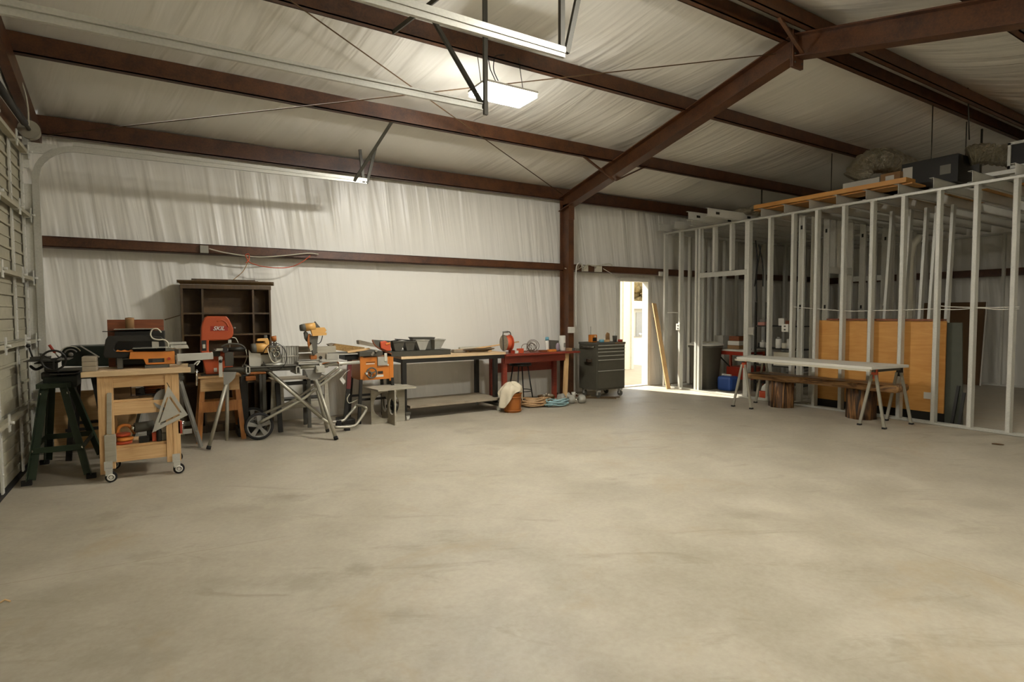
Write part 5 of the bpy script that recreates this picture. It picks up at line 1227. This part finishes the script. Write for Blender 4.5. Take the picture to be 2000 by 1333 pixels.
for i, (a_, b_) in enumerate((((765, 667), (783, 664)), ((786, 664), (806, 667)), ((772, 663), (800, 665)))):
    o = MB().bar(PY(a_[0], a_[1], 7.33+i*.03), PY(b_[0], b_[1], 7.36+i*.03), .03, .012).build('black_strip', M.dark); tag(o, ['left', 'right', 'rear'][i]+' black plastic strip lying over the dark pots', 'strip')
# ---- steel workbench with maple top
t = thing('workbench', 'long black steel workbench with a pale wooden top and lower shelf', 'workbench', (3.45, 7.45, 0))
kx0, kx1 = 2.74, 4.36; ky0, ky1 = 7.24, 7.92; kz = .855
MB().box((kx0, ky0, kz-.035), (kx1+.02, ky1, kz)).build('worktop', M.bench_top, t, bevel=.003)
MB().box((kx0+.02, ky0+.01, kz-.09), (kx1, ky0+.05, kz-.036)).box((kx0+.02, ky1-.05, kz-.09), (kx1, ky1-.01, kz-.036)).box((kx0+.02, ky0+.05, kz-.09), (kx0+.06, ky1-.05, kz-.036)).box((kx1-.04, ky0+.05, kz-.09), (kx1, ky1-.05, kz-.036)).build('frame', M.dark, t)
for x in (kx0+.02, kx1-.17):
    for y in (ky0+.02, ky1-.08):
        MB().box((x, y, .10), (x+.06, y+.06, kz-.09)).build('leg', M.dark, t); 
    MB().box((x-.01, ky0-.10, .07), (x+.07, ky1, .12)).build('foot_beam', M.steel, t, bevel=.01)
    for y in (ky0-.06, ky1-.08):
        cc = MB().box((x+.005, y-.03, .045), (x+.055, y+.03, .07)).build('caster', M.galv2, t); MB().cyl((x+.01, y, .032), (x+.05, y, .032), .032, 18).build('wheel', M.white, cc)
MB().box((kx0+.09, ky0-.07, .155), (kx1-.12, ky1-.05, .19)).build('lower_shelf', M.old_plank, t, bevel=.003)
zt_ = kz+.001
# things on the bench top
def bp(px, py_, z=zt_): q = PZ(px, py_, z); return q
def onb(nm, mb, mat, lb, cat, bevel=.003, grp='things on the pale wooden bench top'): return tag(mb.build(nm, mat, bevel=bevel), lb, cat, grp)
x0 = PY(887, 690, 7.5).x; x1 = PY(912, 690, 7.5).x
m = MB().box((x0, 7.50, zt_), (x1, 7.505, zt_+.045)).box((x0, 7.60, zt_), (x1, 7.605, zt_+.045)).box((x0, 7.505, zt_), (x0+.006, 7.60, zt_+.045)).box((x1-.006, 7.505, zt_), (x1, 7.60, zt_+.045)).box((x0, 7.5, zt_), (x1, 7.6, zt_+.004))
onb('wooden_tray', m, M.old_plank, 'small shallow wooden tray at the middle of the pale bench top', 'tray', 0)
onb('stick', MB().bar(PY(918, 683, 7.55), PY(1013, 668, 7.60), .03, .02), M.pine_x, 'long pale stick slanting up across to the orange cord reel', 'stick')
onb('stick', MB().box((3.72, 7.52, zt_), (4.30, 7.56, zt_+.05)), M.pine_x, 'short pale board lying flat under the slanting stick', 'stick')
onb('stick', MB().box((3.80, 7.60, zt_), (4.34, 7.66, zt_+.075)), M.cream, 'thick pale board lying behind the other boards on the bench', 'stick')
m = MB(); rr = random.Random(2)
for k in range(6):
    r = .14+.02*k; m.tube([(4.02+r*math.cos(a)*1.1+rr.uniform(-.01, .01), 7.42+r*.33*math.sin(a), zt_+.012+.006*k+rr.uniform(0, .012)) for a in [rad(q) for q in range(0, 360, 30)]], .006, 6, True)
onb('wire_coil', m, M.dark_wood, 'dark tangled coil of wire at the front right of the pale bench top', 'wire', 0)
onb('tool_bit', MB().box((2.95, 7.32, zt_), (3.0, 7.4, zt_+.02)), M.dkgrey, 'tiny grey tool near the plate end on the pale bench top', 'tool')
onb('screw', MB().cyl((3.42, 7.4, zt_), (3.42, 7.4, zt_+.02), .008, 8), M.chrome, 'tiny upright screw on the middle of the pale bench top', 'screw', 0)
onb('marking_pencil', MB().tube([(3.34, 7.35, zt_+.005), (3.38, 7.42, zt_+.005)], .005, 6), M.white, 'tiny white pencil stub on the middle of the pale bench top', 'pencil', 0)
# ---- box table with round holes
def holed(m, o, ux, W, H, hc, hr, th):
    "vertical panel from o along ux, W wide, H high with a round hole"
    o = Vector(o); ux = Vector(ux).normalized(); n = Vector((-ux.y, ux.x, 0))*th; K = 36
    def rectpt(a):
        c_, s_ = math.cos(a), math.sin(a); dx = (W-hc[0]) if c_ > 0 else hc[0]; dz = (H-hc[1]) if s_ > 0 else hc[1]
        k = min(dx/abs(c_) if abs(c_) > 1e-9 else 9e9, dz/abs(s_) if abs(s_) > 1e-9 else 9e9); return hc[0]+c_*k, hc[1]+s_*k
    angs = sorted([2*math.pi*i/K for i in range(K)]+[math.atan2(z-hc[1], x-hc[0]) % (2*math.pi) for x in (0, W) for z in (0, H)])
    A = []
    for a in angs:
        e = rectpt(a); i_ = (hc[0]+hr*math.cos(a), hc[1]+hr*math.sin(a)); A.append([m.v(o+ux*q[0]+Vector((0,0,q[1]))+s_) for s_ in (Vector(), n) for q in (e, i_)])
    for a, b in zip(A, A[1:]+A[:1]):
        m.face([a[0], b[0], b[1], a[1]]); m.face([a[2], a[3], b[3], b[2]]); m.face([a[0], a[2], b[2], b[0]]); m.face([a[1], b[1], b[3], a[3]])
    return m
t = thing('side_table', 'grey plywood table on crossed panels with round cutouts', 'table', (2.55, 7.12, 0))
holed(MB(), (2.29, 7.16, 0), (1, 0, 0), .46, .455, (.205, .235), .175, .02).build('front_panel', M.ply, t)
m = MB(); 
# cross panel along Y in two halves (it passes through the slot of the front panel)
holed(m, (2.54, 6.92, 0), (0, 1, 0), .239, .455, (.12, .23), .105, .02); holed(m, (2.54, 7.181, 0), (0, 1, 0), .239, .455, (.12, .23), .105, .02)
m.build('cross_panel', M.ply, t)
tt = [PZ(700, 746, .47), PZ(723, 757, .47), PZ(805, 750, .47), PZ(787, 743, .47)]
MB().prism([(2.24, 7.35, .457), (2.30, 6.90, .457), (2.83, 6.95, .457), (2.80, 7.42, .457)], (0, 0, .022)).build('tabletop', M.ply, t, bevel=.002)
# ---- red bench + stool
t = thing('red_workbench', 'red painted wooden workbench between the steel bench and the column', 'workbench', (5.1, 7.55, 0))
rz = .815; rx0, rx1 = 4.44, 5.72
MB().box((rx0-.02, 7.30, rz-.03), (rx1+.12, 7.9, rz)).build('worktop', M.red_bench, t, bevel=.002)
MB().box((rx0+.02, 7.40, rz-.15), (rx1-.08, 7.425, rz-.03)).build('apron', M.red_bench, t); MB().box((rx0+.02, 7.80, rz-.33), (rx1-.05, 7.825, rz-.18)).build('back_rail', M.red_bench, t)
for x, y in ((rx0, 7.42), (rx1-.10, 7.74), (rx0, 7.80)): MB().box((x, y, 0), (x+.07, y+.06, rz-.03)).build('leg', M.red_bench, t)
MB().bar((5.60, 7.40, 0), (5.64, 7.40, rz-.03), .06, .05).build('leg', M.pine_z, t)
t = thing('stool', 'dark stool with thin legs under the red workbench', 'stool', (4.95, 7.62, 0))
MB().lathe([(.17, 0), (.18, .01), (.18, .03), (.16, .045)], (4.88, 7.62, .60), n=24).build('seat', M.dark, t)
for a in (45, 135, 225, 315):
    c_, s_ = math.cos(rad(a)), math.sin(rad(a)); MB().tube([(4.88+.12*c_, 7.62+.12*s_, .6), (4.88+.22*c_, 7.62+.2*s_, .0)], .010, 8).build('leg', M.dark, t)
MB().ring((4.88, 7.62, .2), (0, 0, 1), .185, .007, 24, 6).build('foot_ring', M.dark, t)
zr = rz+.001; GR = 'things on the red workbench'
def onr(nm, mb, mat, lb, cat, bevel=.002): return tag(mb.build(nm, mat, bevel=bevel), lb, cat, GR)
def rx(px, Yv=7.45): return PY(px, 690, Yv).x
# cord reel (stands over the end of the two benches)
t = thing('cord_reel', 'orange cord reel with a carry handle at the right end of the pale bench top', 'cord reel', (rx(989, 7.45), 7.42, zt_))
c = Vector((rx(990, 7.45), 7.45, zt_+.125)); ax = Vector((1, 0, 0))
MB().lathe([(.10, -.045), (.115, -.03), (.115, .03), (.10, .045)], c, ax, 30).build('cord', M.redor, t)
for s in (-1, 1): MB().lathe([(.125, 0), (.125, .008)], c+ax*(.05*s), ax*s, 30).build('side_disc', M.old_plank if s < 0 else M.redor, t)
MB().tube(smooth([c-ax*.065+Vector((0,0,-.12)), c-ax*.065+Vector((0,0,.0)), c-ax*.065+Vector((0,0,.15)), c+ax*.02+Vector((0,0,.17)), c+ax*.07+Vector((0,0,.13)), c+ax*.07+Vector((0,0,-.12))], 4), .008, 8).build('frame', M.steel, t)
MB().tube([c-ax*.07+Vector((0,0,.165)), c+ax*.02+Vector((0,0,.17))], .014, 10).build('grip', M.grey, t)
for i, (p0, p1, hh, mt, lb) in enumerate(((997, 1004, .05, M.red, 'small red block right of the cord reel'), (1006, 1012, .04, M.white, 'small white piece right of the red block'), (1013, 1023, .07, M.redor, 'orange red box left of the wire tangle'),
        (1056, 1068, .03, M.red_wood, 'flat dark red box right of the wire tangle'), (1072, 1086, .035, M.orange_tool, 'flat orange box before the spray bottle'), (1058, 1062, .012, M.white, 'tiny white scrap right of the wire tangle'), (1110, 1116, .045, M.rope, 'small tan roll right of the white canister'), (1118, 1124, .04, M.dkgrey, 'small dark roll at the right end of the red workbench'))):
    a_, b_ = rx(p0, 7.42), rx(p1, 7.42); onr('small_box', MB().box((a_, 7.40+.01*(i % 3), zr), (b_, 7.48, zr+hh)), mt, lb, 'box')
m = MB(); rr = random.Random(5); cc = Vector((rx(1037), 7.5, zr+.05))
for k in range(7):
    r = rr.uniform(.05, .1); n_ = Vector((rr.uniform(-.6, .6), 1, rr.uniform(-.6, .6))); m.ring(cc+Vector((rr.uniform(-.08, .08), rr.uniform(-.04, .04), rr.uniform(0, .03)+r*.3)), n_, r, .0045, 20, 5)
onr('wire_tangle', m, M.dark_wood, 'springy tangle of thin brown wire in the middle of the red workbench', 'wire', 0)
t = thing('spray_bottle', 'slim clear bottle with a light blue cap on the red workbench', 'bottle', (rx(1072), 7.5, zr), GR)
MB().lathe([(.03, 0), (.032, .01), (.032, .16), (.02, .185)], (rx(1072), 7.5, zr), n=20).build('body', M.white, t); MB().lathe([(.03, 0), (.03, .045), (.02, .055)], (rx(1072), 7.5, zr+.18), n=20).build('cap', M.ltblue, t)
onr('tool_pouch', MB().prism([(rx(1081), 7.5, zr), (rx(1095), 7.5, zr), (rx(1095), 7.5, zr+.17), (rx(1081), 7.5, zr+.18)], (0, .08, 0)), M.dkgrey, 'dark grey box standing between the blue capped bottle and the white canister', 'box')
onr('shiny_bag', MB().ball((rx(1088, 7.44), 7.42, zr+.07), .05, 12, (.8, .5, 1.4)), plain('purple grey plastic bag', '8d7f88', .3), 'crinkled purplish grey bag before the dark grey box', 'bag', 0)
t = thing('wipes_canister', 'tall white canister standing at the column on the red workbench', 'canister', (rx(1102), 7.5, zr), GR)
MB().lathe([(.052, 0), (.054, .01), (.054, .24), (.05, .25)], (rx(1102), 7.5, zr), n=24).build('body', M.white, t); 
t2 = MB().box((rx(1102)-.012, 7.44, zr+.06), (rx(1102)+.022, 7.447, zr+.13)).build('label_patch', M.grey, t)
# ---- leather basket with cloth
bx, by = 4.335, 6.985
t = thing('basket', 'orange brown leather bucket on the floor at the end of the steel bench', 'bucket', (bx, by, 0))
MB().lathe([(.118, 0), (.128, .01), (.124, .14), (.132, .26), (.142, .265), (.142, .285), (.13, .285)], (bx, by, 0), n=28).build('bucket', M.leather, t)
MB().ring((bx, by, .03), (0, 0, 1), .129, .006).ring((bx, by, .22), (0, 0, 1), .130, .006).build('stitched_band', M.leather, t)
def cloth():
    m = MB(); rr = random.Random(12); n = 32; K = 12; rg = []; ph = [rr.uniform(0, 6.28) for _ in range(5)]
    for j in range(K+1):
        u = j/K; row = []
        for k in range(n):
            a = 2*math.pi*k/n; wob = math.sin(a*3+ph[0])*.35+math.sin(a*5+ph[1])*.3+rr.uniform(-.15, .15)
            drop = max(0., u-.45); side = 1.25*max(0, math.cos(a-3.5))**2+.9*max(0, math.cos(a-6.1))**6+.12
            r = min(u/.45, 1)*.15+.03*math.sin(a*7+ph[2])*u*(1 if drop else .4)
            z = .41-.07*min(u/.45, 1)**3+wob*.06*(1-u)-drop*.36*side
            row.append(m.v((bx-.02+r*math.cos(a)*(1.05+drop*.1)-.05*drop, by+r*math.sin(a), max(z, .03))))
        rg.append(row)
    for A_, B_ in zip(rg, rg[1:]):
        for k in range(n): m.face([A_[k], A_[(k+1) % n], B_[(k+1) % n], B_[k]], True)
    return m
o = cloth().build('cloth', M.cloth, solid=.006, sub=1); tag(o, 'crumpled off white cloth draped over the leather bucket', 'cloth')
# ropes
def coil(cx, cy, rx_, ry, n, r, mat, lb, seed, nm='rope_coil'):
    rr = random.Random(seed); m = MB(); pts = []
    for k in range(n*24):
        a = 2*math.pi*k/24; q = 1-.45*((k/24*.37) % 1); pts.append((cx+rx_*q*math.cos(a)+rr.uniform(-.006, .006), cy+ry*q*math.sin(a)*(1+.25*math.sin(k/24*2.3))+rr.uniform(-.008, .008), r+.022*((k/24) % 4)+.015*math.sin(a*2+k/24)+.012))
    return tag(m.tube(smooth(pts, 2), r, 7).build(nm, mat), lb, 'rope', 'coiled ropes on the floor')
coil(4.90, 7.22, .27, .15, 9, .015, M.rope, 'tan rope coil lying on the floor right of the leather bucket', 1)
coil(5.15, 7.0, .22, .09, 7, .010, M.rope_blue, 'pale blue rope coil lying in front of the tan coil', 2)
bx2, by2 = 5.30, 7.50
t = thing('small_basket', 'small dark wicker basket of odds and ends under the red workbench', 'basket', (bx2, by2, 0))
MB().lathe([(.12, 0), (.135, .03), (.14, .09), (.145, .095)], (bx2, by2, 0), n=24).build('basket', M.panel_brown, t)
rr = random.Random(3); m = MB()
for k in range(9): m.ball((bx2+rr.uniform(-.09, .09), by2+rr.uniform(-.08, .08), .10), .03, 8, (1, .8, .8), None, .1, rr)
m.build('contents', M.old_plank, t)['kind'] = 'stuff'
def dumbbell(a, b, lb):
    a, b = Vector(a), Vector(b); d = (b-a).normalized(); t = thing('dumbbell', lb, 'dumbbell', ((a+b)/2).to_tuple()[:2]+(0,), 'grey hex dumbbells on the floor')
    MB().cyl(a, b, .014, 12).build('handle', M.chrome, t)
    for p in (a, b): MB().lathe([(.05, -.055), (.072, -.035), (.072, .035), (.05, .055)], p, d, 6).build('head', M.lgrey, t)
dumbbell((5.52, 7.12, .064), (5.68, 7.06, .064), 'front grey hex dumbbell at the foot of the column')
dumbbell((5.50, 7.36, .064), (5.66, 7.42, .064), 'rear grey hex dumbbell, half hidden behind the front one')
o = MB().lathe([(.03, 0), (.036, .10), (.036, .11)], (5.86, 7.5, .0), n=16).build('paper_cup', M.white); tag(o, 'small white cup on the floor at the base of the column', 'cup')
# ---- tool chest
tx, ty, tw, td = 6.20, 7.30, .63, .48
t = thing('tool_chest', 'dark rolling tool chest with six drawers left of the open door', 'tool chest', (tx+tw/2, ty+td/2, 0))
chest_m = plain('olive grey hammered enamel', '5b574a', .38, .25)
MB().box((tx, ty+.01, .13), (tx+tw, ty+td, .90)).build('body', chest_m, t, bevel=.004)
MB().box((tx-.008, ty-.005, .90), (tx+tw+.008, ty+td+.008, .935)).build('top_tray', M.dkgrey, t, bevel=.004)
zs = [(.845, .895), (.79, .838), (.725, .783), (.655, .718), (.47, .648), (.16, .463)]
for a_, b_ in zs:
    d = MB().box((tx+.015, ty-.008, a_), (tx+tw-.015, ty+.012, b_)).build('drawer', chest_m, t, bevel=.003); MB().box((tx+.015, ty-.02, b_-.014), (tx+tw-.015, ty-.008, b_+.002)).build('handle_strip', M.alu, d)
MB().box((tx+tw*.62, ty-.011, .912), (tx+tw-.06, ty-.006, .926)).build('name_plate', M.card, t)
MB().tube([(tx, ty+.06, .86), (tx-.04, ty+.06, .86), (tx-.04, ty+td-.06, .86), (tx, ty+td-.06, .86)], .010, 10).build('side_handle', M.chrome, t)
sh = MB().box((tx-.06, ty+.12, .60), (tx-.002, ty+.28, .66)).build('side_box', M.dkgrey, t, bevel=.004); MB().box((tx-.075, ty+.06, .61), (tx-.06, ty+.2, .66)).build('side_latch', M.chrome, sh)
for x, y in ((tx+.07, ty+.05), (tx+tw-.07, ty+.05), (tx+.07, ty+td-.07), (tx+tw-.07, ty+td-.07)):
    cc = MB().box((x-.03, y-.03, .10), (x+.03, y+.03, .13)).box((x-.024, y-.02, .045), (x-.019, y+.02, .10)).box((x+.019, y-.02, .045), (x+.024, y+.02, .10)).build('caster', M.galv2, t); MB().cyl((x-.014, y, .052), (x+.014, y, .052), .052, 20).build('wheel', M.dkgrey, cc)
zc = .936; GT = 'things on top of the tool chest'
def ont(nm, mb, mat, lb, cat, bevel=.002): return tag(mb.build(nm, mat, bevel=bevel), lb, cat, GT)
t = thing('radio', 'small orange and black radio with an antenna on the tool chest', 'radio', (6.27, 7.5, zc), GT)
MB().box((6.22, 7.46, zc), (6.34, 7.56, zc+.13)).build('body', M.orange, t, bevel=.01); MB().box((6.24, 7.452, zc+.02), (6.32, 7.46, zc+.08)).build('face', M.dark, t); MB().tube([(6.23, 7.5, zc+.13), (6.23, 7.5, zc+.27)], .003, 6).build('antenna', M.steel, t)
MB().cyl((6.29, 7.45, zc+.10), (6.29, 7.46, zc+.10), .015, 12).build('dial', M.cream, t)
ont('tape_roll', MB().lathe([(.03, 0), (.045, 0), (.045, .045), (.03, .045), (.03, 0)], (6.40, 7.42, zc), n=24, cap=False), M.ltblue, 'light blue tape roll beside the radio', 'tape', 0)
ont('wood_block', MB().box((6.48, 7.44, zc), (6.60, 7.5, zc+.035)), M.pine_x, 'low pale wood block in the middle of the tool chest top', 'wood')
ont('wood_block', MB().prism([(6.60, 7.52, zc), (6.68, 7.52, zc), (6.67, 7.52, zc+.14), (6.63, 7.52, zc+.16), (6.60, 7.52, zc+.12)], (0, .03, 0)), M.card, 'upright pale brown wood piece behind the dark cup', 'wood')
ont('cup', MB().lathe([(.034, 0), (.042, .10), (.042, .105), (.034, .105)], (6.70, 7.42, zc), n=20), M.dkgrey, 'dark grey cup on the tool chest', 'cup', 0)
ont('bottle', MB().lathe([(.02, 0), (.022, .12), (.012, .15), (.012, .17)], (6.79, 7.52, zc), n=16), M.white, 'slim pale bottle behind the red tape on the tool chest', 'bottle', 0)
ont('tape_roll', MB().lathe([(.028, 0), (.042, 0), (.042, .04), (.028, .04), (.028, 0)], (6.78, 7.37, zc), n=24, cap=False), M.red, 'red tape roll near the right corner of the tool chest top', 'tape', 0)
for i, (a_, b_) in enumerate((((6.05, 7.40), (6.45, 7.10)), ((6.1, 7.48), (6.60, 7.18)), ((6.0, 7.55), (6.3, 7.6)))):
    o = MB().bar((a_[0], a_[1], .008), (b_[0], b_[1], .008), .035, .014).build('floor_strip', M.dark_wood); tag(o, ['nearest', 'middle', 'farthest'][i]+' dark wood strip on the floor under the tool chest', 'strip')
# ---- electrical on the wall
GE = 'electrical boxes on the back wall'
def jb(x0, y0, x1, y1, Y0, d, lb, mat=None, nm='junction_box'):
    o = MB().pb(x0, y0, x1, y1, Y0, d).build(nm, mat or M.lgrey, bevel=.003); return tag(o, lb, 'outlet', GE)
jb(391, 480, 407, 494, 7.85, .05, 'grey junction box on the wall girt above the bookcase')
jb(1140, 519, 1149, 530, 7.84, .06, 'left one of two pale boxes on the girt right of the column', M.cream); jb(1165, 520, 1176, 531, 7.84, .06, 'right one of two pale boxes on the girt right of the column', M.cream)
jb(1113, 639, 1123, 651, 7.64, .06, 'white outlet box on the side of the steel column', M.white); jb(1289, 531, 1296, 539, 7.86, .04, 'tiny white box at the top right corner of the door frame', M.white)
o = MB().tube(smooth([PY(1125, 640, 7.74), PY(1125, 560, 7.74), PY(1125, 532, 7.74), PY(1127, 518, 7.76), PY(1133, 514, 7.78), PY(1140, 522, 7.82)]), .012, 8).build('conduit', M.white); tag(o, 'white conduit climbing the column and bending to the girt boxes', 'conduit')
def cable(pts, Y0, r, mat, lb): return tag(MB().tube(smooth([PY(x, y, Y0) for x, y in pts]), r, 6).build('cable', mat), lb, 'cable', 'cables strung on the back wall')
cable([(1103, 524), (1122, 529), (1140, 520), (1150, 518), (1170, 519)], 7.83, .006, M.cream, 'thin pale cable joining the column and the girt boxes')
cable([(1128, 527), (1133, 516), (1140, 526), (1148, 517), (1160, 520), (1178, 517), (1196, 519), (1188, 515), (1176, 518)], 7.82, .007, M.cream, 'looped cable bundle on the girt right of the column')
cable([(1178, 525), (1190, 532), (1203, 539)], 7.84, .006, M.white, 'short pale cable running from the girt box down to the door frame')
cable([(408, 486), (440, 494), (500, 502), (550, 500), (600, 495), (622, 497)], 7.86, .008, M.cream, 'cream cable sagging along the girt right of the junction box')
cable([(606, 500), (585, 515), (560, 523), (520, 522), (490, 514), (482, 505), (480, 498), (486, 497), (486, 508), (480, 514)], 7.85, .006, M.redor, 'orange cord looping under the girt above the bookcase')
cable([(484, 512), (475, 530), (458, 545), (453, 549)], 7.86, .005, M.gold, 'thin tan cord hanging from the girt loop to the bookcase top')
cable([(-10, 45), (4, 58), (20, 105), (44, 165), (54, 205), (56, 246)], 6.95, .007, M.cream, 'pale cable hanging from the roof to the cable drum, upper left')
cable([(985, 107), (968, 110), (964, 125), (965, 140), (973, 158)], 5.16, .005, M.dark, 'black lamp cord curling down left of the lit lamp')
# ================================================================ light and world
sun = bpy.data.lights.new('sun', 'SUN'); sun.energy = 18.0; sun.angle = rad(.6); sun.color = (1., .95, .86)
so = bpy.data.objects.new('sun', sun); COL.objects.link(so)
d = Vector((.33, -1.0, -.95)); so.rotation_euler = d.to_track_quat('-Z', 'Y').to_euler()
w = bpy.data.worlds.new('world'); SC.world = w; w.use_nodes = True
bg = w.node_tree.nodes['Background']; bg.inputs[0].default_value = (.92, .95, 1.0, 1); bg.inputs[1].default_value = 3.2
vs = SC.view_settings; vs.view_transform = 'Standard'; vs.look = 'None'; vs.gamma = 1; vs.use_curve_mapping = False; vs.exposure = 0.13
